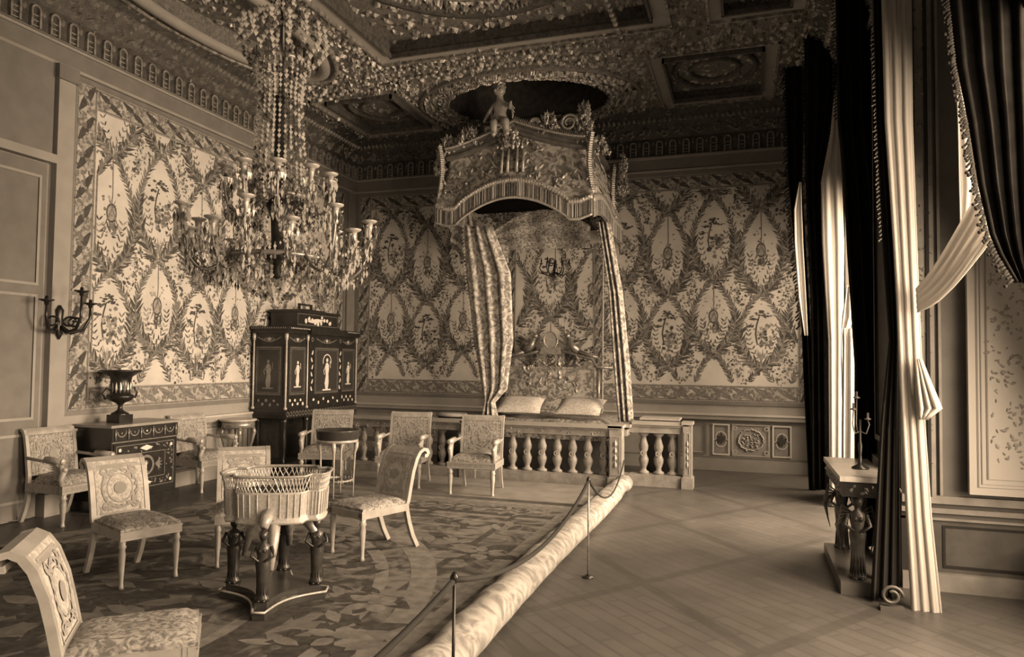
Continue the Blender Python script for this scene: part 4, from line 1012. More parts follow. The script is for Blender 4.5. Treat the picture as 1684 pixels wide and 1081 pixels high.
def cushion(w0, w1, y0, y1, z0, hh_, mb, mi=0):
    n = 10; vs = []; fs = []
    for j in range(n+1):
        for i in range(n+1):
            u = i/n*2-1; v = j/n; wd = w0+(w1-w0)*v; t = max(0, (1-u**6)*(1-(2*v-1)**6))**.5; vs.append((u*wd/2, y0+(y1-y0)*v, z0+hh_*(.35+.65*t)))
    for j in range(n):
        for i in range(n): a = j*(n+1)+i; fs.append((a, a+1, a+n+2, a+n+1))
    mb.add(vs, fs, mi, True)
    rim = [i for i in range(n+1)]+[j*(n+1)+n for j in range(1, n+1)]+[n*(n+1)+i for i in range(n-1, -1, -1)]+[j*(n+1) for j in range(n-1, 0, -1)]
    R3 = [vs[i] for i in rim]; k = len(R3); mb.add(R3+[(x, y, z0) for x, y, z in R3], [(i, k+i, k+(i+1) % k, (i+1) % k) for i in range(k)], mi)
FLEG = [(.020, 0), (.016, .02), (.014, .05), (.020, .16), (.026, .26), (.020, .30), (.030, .32), (.022, .34), (.026, .37)]
def scrollwork(mb, prof, w_, mi, mi2):
    """flat woven wreath and border on a back panel (front face)"""
    cum = [0]
    for i in range(1, len(prof)): cum.append(cum[-1]+math.hypot(prof[i][0]-prof[i-1][0], prof[i][1]-prof[i-1][1]))
    T = cum[-1]
    def fn(u, v, h):
        v = min(max(v, 0), T-.001); i = 0
        while cum[i+1] < v: i += 1
        t = (v-cum[i])/(cum[i+1]-cum[i]); y = prof[i][0]+(prof[i+1][0]-prof[i][0])*t; z = prof[i][1]+(prof[i+1][1]-prof[i][1])*t
        return (u, y-h, z)
    rd = random.Random(5); c = T*.5
    frame2(mb, fn, -w_*.43, w_*.43, T*.05, T*.95, .012, .002, mi); 
    for rr, wd in ((.135, .014), (.10, .006)): ring2(mb, fn, 0, c, rr, rr+wd, .003, mi, 22, 1.15)
    ring2(mb, fn, 0, c, 0, .05, .003, mi2, 12, 1.0)
    for su in (-1, 1):
        for sv in (-1, 1):
            ring2(mb, fn, su*w_*.30, c+sv*T*.31, .02, .034, .003, mi, 10)
            for q in range(5): leaf2(mb, fn, su*w_*.25, c+sv*T*.28, rd.uniform(0, 6.3), .06, .02, .003, mi)
    for q in range(16):
        a = 2*PI*q/16; leaf2(mb, fn, math.cos(a)*.12, c+math.sin(a)*.14, a+1.2, .05, .018, .0035, mi)
PATT = mat('woven_motif', .30, .8); PATT2 = mat('woven_motif_dark', .26, .8)
def make_chair():
    t = thing('side_chair', '', 'chair')
    prof = [(.215, .46), (.235, .58), (.262, .72), (.300, .84), (.335, .90), (.375, .925)]
    roll_ = prof+[(.41, .915), (.425, .885), (.41, .86), (.385, .862)]
    mb = MB(); cushion(.47, .43, -.25, .20, .435, .06, mb); mb.build('seat', [BROC], t)
    mb = MB(); mb.box(-.24, .24, -.26, -.225, .365, .435); mb.box(-.235, -.205, -.225, .2, .365, .435); mb.box(.205, .235, -.225, .2, .365, .435); mb.box(-.21, .21, .19, .22, .365, .435)
    mb.box(-.243, .243, -.263, -.26, .37, .378, 1); mb.box(-.243, .243, -.263, -.26, .422, .43, 1); mb.build('seat_rail', [CHWOOD, GILTP], t)
    for sg in (-1, 1):
        mb = MB(); mb.lathe((sg*.212, -.232, 0), FLEG, 10); mb.box(sg*.212-.026, sg*.212+.026, -.26, -.206, .365, .435); mb.build('leg', [CHWOOD], t)
        mb = MB(); bend([(.33, 0), (.275, .12), (.235, .25), (.21, .37), (.205, .44)], sg*.205-.018, sg*.205+.018, .036, mb); mb.build('leg', [CHWOOD], t)
        mb = MB(); bend([(.205, .43)]+roll_, sg*.215-.02, sg*.215+.02, .034, mb); mb.build('stile', [CHWOOD], t)
    mb = MB(); bend(prof[:1]+prof[1:5], -.19, .19, .03, mb); 
    fp = [(y-.018, z) for y, z in prof[:5]]; scrollwork(mb, fp, .38, 1, 2); bk = mb.build('backrest', [BROCL, PATT, PATT2], t)
    mb = MB(); bend(roll_[3:], -.2, .2, .03, mb); mb.build('crest_rail', [CHWOOD], t); mb = MB(); bend([(.212, .45), (.218, .485)], -.2, .2, .032, mb); mb.build('lower_rail', [CHWOOD], t)
    return t
def make_armchair():
    t = thing('armchair', '', 'armchair')
    mb = MB(); cushion(.60, .54, -.28, .22, .42, .11, mb); mb.build('seat', [BROC], t)
    mb = MB(); mb.box(-.33, .33, -.31, -.27, .34, .43); mb.box(-.32, -.28, -.27, .24, .34, .43); mb.box(.28, .32, -.27, .24, .34, .43); mb.box(-.28, .28, .21, .25, .34, .43)
    for z in (.35, .41): mb.box(-.333, .333, -.315, -.31, z, z+.01, 1)
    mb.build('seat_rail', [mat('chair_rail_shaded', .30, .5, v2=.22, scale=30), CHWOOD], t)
    prof = [(.235, .50), (.255, .65), (.275, .80), (.30, .93)]
    for sg in (-1, 1):
        mb = MB(); mb.lathe((sg*.29, -.28, 0), [(r*1.3, z*.92) for r, z in FLEG], 10); mb.build('leg', [CHWOOD], t)
        mb = MB(); bend([(.35, 0), (.30, .12), (.26, .25), (.245, .40)], sg*.27-.02, sg*.27+.02, .04, mb); mb.build('leg', [CHWOOD], t)
        mb = MB(); bend([(.235, .42)]+prof+[(.325, .985), (.355, 1.0)], sg*.285-.02, sg*.285+.02, .036, mb); mb.build('stile', [CHWOOD], t)
        mb = MB(); mb.tube([(sg*.30, .25, .70), (sg*.31, .05, .685), (sg*.31, -.12, .67)], .018, 8); mb.build('arm_rail', [CHWOOD], t)
        mb = MB(); mb.tube([(sg*.31, -.04, .70), (sg*.31, -.28, .69)], [.036, .036], 10); mb.ball((sg*.31, -.285, .69), .036, 0, 8, 5, (1, .5, 1)); mb.build('arm_pad', [GILTP], t)
        mb = MB()   # winged support
        mb.tube([(sg*.30, -.27, .42), (sg*.30, -.245, .50), (sg*.30, -.285, .58), (sg*.31, -.25, .66)], [.026, .03, .034, .022], 8); mb.ball((sg*.30, -.30, .60), .03, 0, 8, 5)
        f_ = lambda u, v, h: (sg*.30+sg*h*.3, u, v)
        for q in range(9): mb.tube([(sg*.30, -.24, .47+.015*q), (sg*.305, -.18+.004*q, .50+.02*q), (sg*.305, -.12+.003*q, .47+.025*q)], [.012, .014, .004], 5)
        mb.build('arm_support', [CHWOOD], t)
    mb = MB(); bend(prof, -.26, .26, .035, mb); fp = [(y-.02, z) for y, z in prof]; scrollwork(mb, fp, .50, 1, 2); mb.build('backrest', [BROC, PATT, PATT2], t)
    mb = MB(); bend([(.30, .93), (.32, .975), (.345, .995)], -.27, .27, .04, mb)
    for k in range(24): x = -.25+k*.0217; mb.tube([(x, .285, .935), (x, .305, .985)], .006, 4)
    mb.build('crest_rail', [CHWOOD], t)
    return t
def facing(a): return math.radians(a)+PI/2        # chairs are modelled facing -Y; a = heading of the front in degrees
c0 = make_chair(); c0['group'] = 'side chairs on the carpet'
c0.scale = (1, 1.2, 1); c0.location = (-4.78, 4.63, .017); c0.rotation_euler = (0, 0, facing(-20)); c0['label'] = 'gilded side chair on the left, its seat turned towards the basket stand'
dup(c0, (-4.32, 5.40, .017), facing(-50), 'gilded side chair whose back rises directly behind the openwork basket')
dup(c0, (-3.36, 6.0, .017), facing(-110), 'gilded side chair right of the jardiniere, seat towards the camera')
dup(c0, (-2.84, 2.74, .017), facing(40), 'gilded side chair cut off by the bottom left corner, only scroll and seat showing')
a0 = make_armchair(); a0['group'] = 'armchairs along the walls and balustrade'
AC = [((-3.50, 9.12, .036), -84, 'armchair at the right end of the row, directly before the balustrade balusters'),
      ((-4.66, 9.25, .036), -80, 'armchair before the balustrade, second from the right end of its row'),
      ((-5.88, 9.15, .036), -72, 'armchair in front of the jewel cabinet, behind the small round drum table'),
      ((-7.2, 8.12, .001), -4, 'armchair against the left wall between the inlaid commode and the small white-topped table'),
      ((-7.17, 6.02, .001), 0, 'armchair at the left edge of the photo, in front of the door pilaster')]
a0.location = AC[0][0]; a0.rotation_euler = (0, 0, facing(AC[0][1])); a0['label'] = AC[0][2]
for loc, an_, lb in AC[1:]: dup(a0, loc, facing(an_), lb)

# ================================================================ JEWEL CABINET
jc = thing('jewel_cabinet', 'tall dark jewel cabinet with pearl inlaid figures and gilt colonnettes, in the far left corner', 'cabinet', (LX+.03, 9.6, 0))
W_, D1 = .64, 2.12         # depth along x, length along y
mb = MB(); mb.box(0, W_, 0, D1, 1.0, 2.22); mb.box(W_, W_+.05, .55, D1-.55, 1.0, 2.22); mb.build('cabinet_body', [EBON], jc)
mb = MB(); mb.box(0, W_+.05, -.04, D1+.04, 2.22, 2.28, 0); mb.box(0, W_+.09, -.07, D1+.07, 2.28, 2.33, 0); mb.box(0, W_+.12, .5, D1-.5, 2.22, 2.33)
f1 = lambda u, v, h: (W_+.09+h, u, v); f0 = lambda u, v, h: (u, -.07-h, v)
for k in range(52): carve(mb, f1, .0+k*.041, 2.29, PI/2, .03, .025, 0, .008, 1)
for k in range(16): carve(mb, f0, .02+k*.043, 2.29, PI/2, .03, .025, 0, .008, 1)
mb.build('cornice', [EBON, BRNZ], jc)
mb = MB(); mb.box(0, W_+.02, -.02, D1+.02, .86, 1.0, 0)
f1 = lambda u, v, h: (W_+.02+h, u, v); f0 = lambda u, v, h: (u, -.02-h, v)
for k in range(26): ring2(mb, f1, .04+k*.082, .93, .022, .034, .003, 1, 10, 1.3)
for k in range(8): ring2(mb, f0, .05+k*.078, .93, .022, .034, .003, 2, 10, 1.3)
mb.build('frieze_base', [EBON, BRNZ, BRNZD], jc)
def inlaid_figure(mb, fn, u, v, s_, mi, halo=False):
    P = [(-.05, -.5), (.05, -.5), (.09, -.3), (.07, -.05), (.1, .08), (.06, .22), (.03, .25), (-.03, .25), (-.07, .2), (-.08, .05), (-.05, -.1), (-.1, -.32)]
    mb.plate([(u+a*s_, v+b*s_) for a, b in P], fn, 0, .006, mi)
    ring2(mb, fn, u, v+.32*s_, 0, .055*s_, .006, mi, 10)
    strip2(mb, fn, [(u+.06*s_, v+.2*s_), (u+.17*s_, v+.1*s_), (u+.14*s_, v+.3*s_)], .025*s_, .006, mi); strip2(mb, fn, [(u-.06*s_, v+.18*s_), (u-.16*s_, v+.02*s_), (u-.12*s_, v-.08*s_)], .025*s_, .006, mi)
    if halo: ring2(mb, fn, u, v+.28*s_, .18*s_, .21*s_, .005, mi, 16, 1, -.3, PI+.3)
    strip2(mb, fn, [(u+.2*s_, v-.5*s_), (u-.2*s_, v-.5*s_)], .04*s_, .005, mi)
def panel_door(fn, a, b, z0, z1, fig, big=False, parent=jc, m=INLAY):
    mb = MB(); mb.plate([(a, z0), (b, z0), (b, z1), (a, z1)], fn, 0, .012, 0)
    g = lambda u, v, h: fn(u, v, h+.012)
    frame2(mb, g, a+.03, b-.03, z0+.02, z1-.02, .012, .003, 1); frame2(mb, g, a+.06, b-.06, z0+.05, z1-.05, .006, .003, 1)
    inlaid_figure(mb, g, (a+b)/2, (z0+z1)/2-.02, fig, 2, big)
    mb.build('door', [mat('cabinet_door_veneer', .035, .3, spec=.6), BRNZ, m], parent)
fF = lambda u, v, h: (W_+h, u, v); fFc = lambda u, v, h: (W_+.05+h, u, v); fS = lambda u, v, h: (u, -h, v)
panel_door(fS, .06, W_-.06, 1.22, 2.02, .52, m=BRNZ)
panel_door(fF, .06, .52, 1.22, 2.02, .48); panel_door(fFc, .68, D1-.68, 1.22, 2.02, .62, True); panel_door(fF, D1-.52, D1-.06, 1.22, 2.02, .46)
def swag(fn, a, b, z, mi=0):
    global mb
    strip2(mb, fn, [(a+(b-a)*t, z-.07*math.sin(PI*t)) for t in [q/8 for q in range(9)]], .014, .005, mi); ring2(mb, fn, (a+b)/2, z-.03, 0, .028, .006, 1, 8)
    for q in range(5): leaf2(mb, fn, (a+b)/2+(q-2)*.03, z-.05, PI/2+(2-q)*.5, .06, .02, .006, mi)
for sa in ((fS, .1, W_-.1, 2.16), (fF, .08, .5, 2.16), (fFc, .75, D1-.75, 2.16), (fF, D1-.5, D1-.08, 2.16)): mb = MB(); swag(*sa[:1], *sa[1:]); mb.build('bronze_swag', [BRNZ, INLAY], jc)
mb = MB()
for u in (.63, D1-.63):
    ring2(mb, fFc, u, 2.14, .02, .035, .005, 0, 10)
    for k in range(6): leaf2(mb, fFc, u, 1.28+k*.12, PI/2+.3*(-1)**k, .09, .035, .005, 1); ring2(mb, fFc, u, 1.3+k*.12, 0, .018, .006, 1, 6)
for fn, a, b in ((fS, .1, W_-.1), (fF, .08, .5), (fFc, .62, D1-.62), (fF, D1-.5, D1-.08)):
    for k in range(6): blob2(mb, fn, a+(b-a)*(k+.5)/6, 1.11+.03*(-1)**k, .032, .005, 1 if fn is not fS else 0, n=5)
mb.build('bronze_border', [BRNZ, INLAY], jc)
for (x, y) in ((.03, -.01), (W_, 0), (W_+.01, .56), (W_+.01, D1-.56), (W_, D1)):
    mb = MB(); mb.lathe((x+.01, y-.01, 1.0), [(.028, 0), (.03, .03), (.015, .05), (.017, .6), (.014, 1.1), (.028, 1.14), (.03, 1.18), (.026, 1.22)], 10); mb.build('colonnette', [GILTP], jc)
for (x, y) in ((.08, .06), (W_-.06, .06), (W_-.02, .6), (W_-.02, D1-.6), (W_-.06, D1-.06), (.08, D1-.06)):
    mb = MB(); mb.lathe((x, y, 0), [(.05, 0), (.05, .06), (.03, .08), (.035, .3), (.05, .5), (.04, .6), (.05, .8), (.06, .86)], 10); mb.build('leg', [EBON], jc)
mb = MB(); mb.box(0, W_, 0, D1, .1, .16); mb.box(.05, .1, 0, D1, .16, .86); mb.build('stretcher', [EBON], jc)
kt = thing('casket', 'small dark casket with pale reclining figure relief, on top of the jewel cabinet', 'casket', (LX+.10, 9.95, 2.33))
mb = MB(); mb.box(0, .5, 0, 1.25, .03, .26); mb.box(-.02, .53, -.02, 1.28, 0, .03); mb.build('box', [EBON], kt)
mb = MB(); mb.box(-.02, .53, -.03, 1.28, .26, .30); mb.box(.08, .42, .3, .95, .30, .33); mb.box(.2, .24, .45, .48, .33, .41); mb.box(.2, .24, .80, .83, .33, .41); mb.box(.2, .24, .45, .83, .41, .44); mb.build('lid', [EBON], kt)
mb = MB(); fK = lambda u, v, h: (.5+h, u, v); frame2(mb, fK, .03, 1.22, .05, .24, .008, .003, 0)
for k in range(9): blob2(mb, fK, .25+k*.09, .12+.04*math.sin(k*1.2), .045, .006+k*.0005, 1)
leaf2(mb, fK, .3, .11, .1, .5, .07, .01, 1); ring2(mb, fK, .72, .2, 0, .03, .01, 1, 8); mb.build('relief', [BRNZ, INLAY], kt)

# ================================================================ COMMODE and VASE at the left wall
cm = thing('commode', 'dark inlaid commode with round medallion panel and marble top, against the left wall', 'commode', (LX+.03, 6.42, 0))
W_, D1 = .58, 1.0
mb = MB(); mb.box(0, W_, 0, D1, .12, .98); mb.box(-.0, W_+.03, -.03, D1+.03, 0, .12); mb.build('commode_body', [EBON], cm)
mb = MB(); mb.box(0, W_+.04, -.04, D1+.04, .98, 1.01); mb.build('marble_top', [mat('grey_marble', .28, .3, v2=.22, scale=8)], cm)
fF = lambda u, v, h: (W_+h, u, v)
mb = MB(); mb.plate([(.03, .2), (D1-.03, .2), (D1-.03, .78), (.03, .78)], fF, 0, .012, 0)
g = lambda u, v, h: fF(u, v, h+.012)
frame2(mb, g, .06, D1-.06, .22, .76, .008, .003, 1); frame2(mb, g, .20, D1-.20, .33, .65, .008, .003, 1)
rd = random.Random(3)
for k in range(150):
    u = rd.uniform(.08, D1-.08); v = rd.uniform(.24, .74)
    if .19 < u < D1-.19 and .32 < v < .66: continue
    blob2(mb, g, u, v, rd.uniform(.008, .02), .003, 1, rd, 5)
for (u, v) in ((D1/2, .705), (D1/2, .275)): mb.plate([(u-.10, v), (u, v-.035), (u+.10, v), (u, v+.035)], g, 0, .006, 2)
for (u, v) in ((.11, .71), (D1-.11, .71), (D1-.11, .27), (.11, .27)): ring2(mb, g, u, v, 0, .022, .006, 2, 8)
ring2(mb, g, D1/2, .49, .095, .125, .005, 1, 24); inlaid_figure(mb, g, D1/2, .49, .15, 2)
for sg in (-1, 1):
    for k in range(4): leaf2(mb, g, D1/2+sg*.14, .49, (0 if sg > 0 else PI)+(k-1.5)*.4, .12, .02, .004, 1)
    leaf2(mb, g, D1/2+sg*.2, .40, PI/2, .18, .03, .004, 1)
mb.build('door', [EBON, BRNZ, INLAY], cm)
mb = MB(); mb.plate([(.0, .82), (D1, .82), (D1, .97), (.0, .97)], fF, 0, .012, 0)
for k in range(6):
    u = .04+(D1-.08)*k/5; mb.tube([fF(u, .83, .02), fF(u, .96, .02)], .010, 6, 1)
    if k < 5: ring2(mb, g, u+.092, .93, .055, .068, .004, 1, 12, 1, PI, 2*PI); ring2(mb, g, u+.092, .91, 0, .012, .005, 2 if k == 2 else 1, 6)
mb.plate([(-.0, .80), (D1, .80), (D1, .812), (0, .812)], fF, 0, .02, 1)
mb.build('drawer', [EBON, BRNZ, INLAY], cm)
vz = thing('urn_vase', 'dark bronze urn with wide rim on a square foot, standing on the commode', 'vase', (LX+.36, 6.76, 1.01))
mb = MB(); mb.cbox((0, 0, .05), (.20, .20, .10)); mb.build('pedestal', [BRNZD], vz)
mb = MB(); mb.lathe((0, 0, .10), [(.10, 0), (.10, .015), (.06, .035), (.03, .06), (.025, .11), (.04, .13), (.05, .14), (.12, .17), (.155, .21), (.15, .235), (.115, .25), (.115, .42), (.125, .46), (.2, .51), (.235, .525), (.235, .54), (.18, .54), (.12, .5)], 24, cap=False); mb.build('bowl', [BRNZD], vz)
mb = MB()
for k in range(16):
    a = 2*PI*k/16; f_ = lambda u, v, h: (math.cos(a)*(.117+h)-math.sin(a)*u, math.sin(a)*(.117+h)+math.cos(a)*u, v)
    carve(mb, f_, 0, .36, PI/2, .14, .035, 0, .01, 0)
mb.build('relief_leaves', [BRNZ], vz)
for sg in (-1, 1):
    mb = MB(); mb.tube([(0, sg*.14, .32), (0, sg*.22, .30), (0, sg*.25, .36), (0, sg*.2, .42), (0, sg*.13, .40)], .014, 6); mb.build('handle', [BRNZD], vz)
# ================================================================ SMALL TABLES
gt = thing('gueridon', 'small white-topped table with curved figure legs, beside the jewel cabinet', 'table', (-7.33, 8.98, 0))
mb = MB(); mb.lathe((0, 0, .86), [(.24, 0), (.27, .012), (.27, .03), (.25, .035)], 24); mb.build('table_top', [MARB], gt)
mb = MB(); mb.lathe((0, 0, .76), [(.22, 0), (.24, .02), (.24, .10)], 20); mb.build('apron', [BRNZ], gt)
for k in range(4):
    a = PI/4+k*PI/2; mb = MB(); mb.tube([(math.cos(a)*r, math.sin(a)*r, z) for r, z in ((.22, 0), (.18, .15), (.15, .35), (.20, .55), (.23, .70), (.21, .78))], [.022, .018, .018, .026, .036, .028], 8); mb.ball((math.cos(a)*.23, math.sin(a)*.23, .68), .035, 0, 8, 5); mb.build('leg', [BRNZ], gt)
mb = MB(); mb.lathe((0, 0, .12), [(.2, 0), (.2, .02)], 16); mb.build('shelf', [MAHOG], gt)
wt = thing('drum_table', 'small round table with a dark drum top and thin pale legs, before the cabinet armchair', 'table', (-5.12, 8.22, .001))
mb = MB(); mb.lathe((0, 0, .76), [(.26, 0), (.275, .02), (.275, .10), (.285, .11), (.285, .125), (.25, .125), (.24, .09)], 28); mb.build('drum_top', [MAHOG], wt)
mb = MB(); mb.lathe((0, 0, .725), [(.255, 0), (.265, .01), (.265, .035)], 28); mb.build('apron', [GILTP], wt)
for k in range(4):
    a = .35+k*PI/2; mb = MB(); c_, s_ = math.cos(a), math.sin(a); mb.tube([(c_*r, s_*r, z) for r, z in ((.21, 0), (.215, .3), (.225, .58), (.24, .66), (.25, .73))], [.008, .011, .015, .03, .026], 8); mb.ball((c_*.24, s_*.24, .67), .03, 0, 8, 5); mb.build('leg', [CHWOOD], wt)
mb = MB(); mb.lathe((0, 0, .22), [(.2, 0), (.205, .02)], 20, cap=False)
for k in range(20): a = 2*PI*k/20; mb.tube([(math.cos(a)*.2, math.sin(a)*.2, .2), (math.cos(a)*.2, math.sin(a)*.2, .25)], .006, 4)
mb.build('stretcher', [CHWOOD], wt)
bx_ = thing('bedside_cabinet', 'low dark oval bedside cabinet just behind the balustrade, left of the bed curtain', 'cabinet', (-4.62, 10.85, 0))
mb = MB(); mb.lathe((0, 0, 0), [(.24, 0), (.24, .9)], 24, sy=.7); mb.build('body', [EBON], bx_)
mb = MB(); mb.lathe((0, 0, .9), [(.26, 0), (.27, .02), (.26, .05), (.2, .06)], 24, sy=.7); mb.build('marble_top', [mat('dim_marble', .3, .3)], bx_)

bc2 = thing('bedside_cabinet', 'dark bedside cabinet with pale top behind the short right run of the balustrade', 'cabinet', (-1.28, 11.35, 0))
mb = MB(); mb.box(-.28, .28, -.2, .2, 0, .93); mb.build('body', [EBON], bc2); mb = MB(); mb.box(-.3, .3, -.22, .22, .93, .96); mb.build('marble_top', [MARB], bc2)
# ================================================================ JARDINIERE
jd = thing('jardiniere', 'openwork gilt basket jardiniere on standing bronze figures and a concave base, centre foreground', 'flower stand', (-3.38, 4.60, .017), .42)
RIM, BOT = .93, .61
def plan(a, k=1.0):         # oval with squared lobes at its two ends
    c_, s_ = math.cos(a), math.sin(a)
    x = .37*k*(abs(c_)**.75)*(1 if c_ > 0 else -1); y = .28*k*(abs(s_)**.8)*(1 if s_ > 0 else -1)
    if abs(x) > .25*k: y = max(-.155*k, min(.155*k, y))
    return x, y
N = 96
mb = MB(); vs = []; fs = []
L_ = [(1.08, RIM), (1.10, RIM+.012), (1.05, RIM+.016), (1.02, RIM-.005)]
for k, z in L_:
    for i in range(N): x, y = plan(2*PI*i/N, k); vs.append((x, y, z))
for j in range(len(L_)): 
    j2 = (j+1) % len(L_)
    for i in range(N): fs.append((j*N+i, j*N+(i+1) % N, j2*N+(i+1) % N, j2*N+i))
mb.add(vs, fs, 0, True); mb.build('rim', [GILTP], jd)
mb = MB()                                            # lattice between rim and band
for i in range(N):
    a = 2*PI*i/N
    for d_ in (-1, 1):
        x0, y0 = plan(a, 1.0); x1, y1 = plan(a+d_*2*PI/N*1.3, 1.05); mb.tube([(x0, y0, RIM-.11), (x1, y1, RIM)], .0042, 4, 0, False)
mb.build('lattice', [GILTP], jd)
mb = MB(); vs = []; fs = []
L_ = [(1.0, RIM-.11), (1.015, RIM-.105), (1.0, RIM-.12), (.97, BOT+.05), (.95, BOT+.01), (1.0, BOT), (.98, BOT-.02), (.8, BOT-.02)]
for k, z in L_:
    for i in range(N): x, y = plan(2*PI*i/N, k); vs.append((x, y, z))
for j in range(len(L_)-1):
    for i in range(N): fs.append((j*N+i, j*N+(i+1) % N, (j+1)*N+(i+1) % N, (j+1)*N+i))
fs.append(tuple((len(L_)-1)*N+i for i in range(N)))
mb.add(vs, fs, 0, True)
for i in range(0, N, 2):
    x0, y0 = plan(2*PI*i/N, 1.01); x1, y1 = plan(2*PI*i/N, .985); mb.tube([(x0, y0, RIM-.12), (x1, y1, BOT+.03)], .004, 4, 1, False)
mb.build('basket', [mat('woven_gilt', .50, .5, v2=.36, scale=60, metal=.2), GILTP], jd)
mb = MB(); mb.add([plan(2*PI*i/N, .94)+(RIM-.14,) for i in range(N)], [tuple(range(N))], 0); mb.build('liner', [DARK], jd)
BS = [(-.42, -.30), (.42, -.30), (.42, .30), (-.42, .30)]
BS = [(-.40, .05), (.0, -.50), (.38, -.02), (-.02, .45)]
def concave(k, z):
    P = []
    for i in range(4):
        a = Vector(BS[i])*k; b = Vector(BS[(i+1) % 4])*k; n_ = Vector((b.y-a.y, a.x-b.x)).normalized()
        d_ = (b-a).normalized(); a2 = a+d_*.07; b2 = b-d_*.07
        for t in [q/10 for q in range(11)]:
            p = a2.lerp(b2, t)-n_*.09*math.sin(PI*t); P.append((p.x, p.y, z))
    return P
mb = MB()
for (k, z0, z1, mi) in ((1.12, 0, .05, 0), (1.0, .05, .10, 1)):
    A = concave(k, z0); B = concave(k, z1); n_ = len(A); mb.add(A+B, [(i, (i+1) % n_, n_+(i+1) % n_, n_+i) for i in range(n_)]+[tuple(range(n_, 2*n_))], mi)
B = concave(1.13, .052); 
mb.tube(B+[B[0]], .010, 5, 2); mb.build('base', [MAHOG, mat('base_top', .04, .25, spec=.7), GILTP], jd)
for i, (x, y) in enumerate(BS):
    mb = MB(); figure(mb, x*.8, y*.8, .10, .50, 0, fat=1.45); mb.build('figure_leg', [BRNZD if i in (0, 3) else mat('bronze_half', .09, .3, metal=.5, v2=.04, scale=12)], jd)
    mb = MB(); x2, y2 = x*.78, y*.78; mb.tube([(x2, y2, .60), (x2*.9, y2*.9, .64), (x2*.7, y2*.7, .67)], [.03, .04, .05], 8); mb.tube([(x2*.95+.05, y2*.95, .30), (x2*.8+.05, y2*.8, .48), (x2*.55+.03, y2*.55, .62)], [.016, .035, .05], 8, 0); mb.build('cornucopia', [GILTP if i == 1 else BRNZ], jd)

# ================================================================ SCONCE
sn = thing('wall_sconce', 'dark bronze wall sconce with scrolled arms, on the pilaster above the left armchair', 'sconce', (LX+.09, 6.12, 2.1))
mb = MB(); mb.lathe((.02, 0, 0), [(.005, -.1), (.04, -.04), (.05, .05), (.04, .16), (.05, .24), (.01, .3)], 10, sx=.6); mb.build('back_plate', [BRNZD], sn)
for k, (dy, dx, top) in enumerate(((-.28, .16, .34), (.24, .2, .34), (.0, .34, .46))):
    mb = MB(); P = [(0, 0, .08), (dx*.4, dy*.4, -.02), (dx*.8, dy*.8, .02), (dx, dy, .16), (dx, dy, top-.06)]
    mb.tube(P, [.018, .022, .02, .016, .012], 7); q = [(dx*.5+math.cos(a)*.07*(1-a/12), dy*.5+math.cos(a)*.03, .10+math.sin(a)*.07*(1-a/12)) for a in [i*.5 for i in range(15)]]; mb.tube(q, .012, 6)
    am = mb.build('arm', [BRNZD], sn); mb = MB(); mb.lathe((dx, dy, top-.06), [(.02, 0), (.025, .03), (.075, .05), (.08, .06), (.02, .065), (.015, .10)], 12); mb.build('drip_pan', [BRNZD], am)

# ================================================================ STANCHIONS and ROPE
for i, (x, y, lb) in enumerate(((-1.27, 5.94, 'slim metal rope stanchion standing on the parquet beyond the rolled carpet'), (-1.27, 3.04, 'rope stanchion whose dark top shows at the bottom edge beside the roll'))):
    st = thing('rope_stanchion', lb, 'stanchion', (x, y, 0), 0, 'rope stanchions')
    mb = MB(); mb.lathe((0, 0, 0), [(.05, 0), (.05, .01), (.02, .02), (.012, .03)], 14); mb.build('foot', [BRNZD], st)
    mb = MB(); mb.lathe((0, 0, .03), [(.008, 0), (.008, .76)], 8); mb.build('pole', [BRNZ if i == 0 else BRNZD], st)
    mb = MB(); mb.lathe((0, 0, .79), [(.012, 0), (.02, .01), (.02, .03), (.008, .05)], 10); mb.build('finial', [BRNZD], st)
def rope(a, b, sag, label, r=.014):
    a = Vector(a); b = Vector(b); P = []
    for i in range(25):
        t = i/24; p = a.lerp(b, t); p.z -= sag*4*t*(1-t); P.append(p)
    mb = MB(); mb.tube(P, r, 8); return tag(mb.build('barrier_rope', [ROPE]), label, 'rope', 'barrier ropes')
rope((-1.27, 5.92, .80), (-1.27, 3.06, .80), .20, 'dark barrier rope sagging between the two stanchions')
rope((-1.27, 3.02, .80), (-1.5, .6, .78), .16, 'dark barrier rope leaving the near stanchion out of the picture')
rope((-1.27, 5.96, .80), (-1.66, 10.15, .42), .30, 'thin barrier rope running from the far stanchion to the balustrade corner', .010)

# ================================================================ CHANDELIER
CHX, CHY, CHZ = -3.62, 4.85, 2.50
ch = thing('chandelier', 'great crystal chandelier with two tiers of arms and long bead cascade, hanging over the carpet', 'chandelier', (CHX, CHY, CHZ))
TOPZ = CZ-CHZ+.2
mb = MB(); mb.lathe((0, 0, -.05), [(.01, 0), (.05, .03), (.03, .1), (.10, .16), (.12, .22), (.05, .3), (.06, .5), (.1, .6), (.05, .68), (.04, 1.4), (.05, 1.5)], 14); mb.tube([(0, 0, 1.4), (0, 0, TOPZ)], .02, 8); mb.build('stem', [BRNZD], ch)
for R_, z in ((.36, .12), (.22, .62), (.22, 1.72)):
    mb = MB(); mb.tube([(math.cos(2*PI*k/32)*R_, math.sin(2*PI*k/32)*R_, z) for k in range(33)], .022, 6)
    for k in range(32): a = 2*PI*k/32; mb.tube([(math.cos(a)*R_, math.sin(a)*R_, z-.05), (math.cos(a)*R_*1.03, math.sin(a)*R_*1.03, z+.08)], [.014, .006], 5)
    mb.build('hoop', [BRNZ], ch)
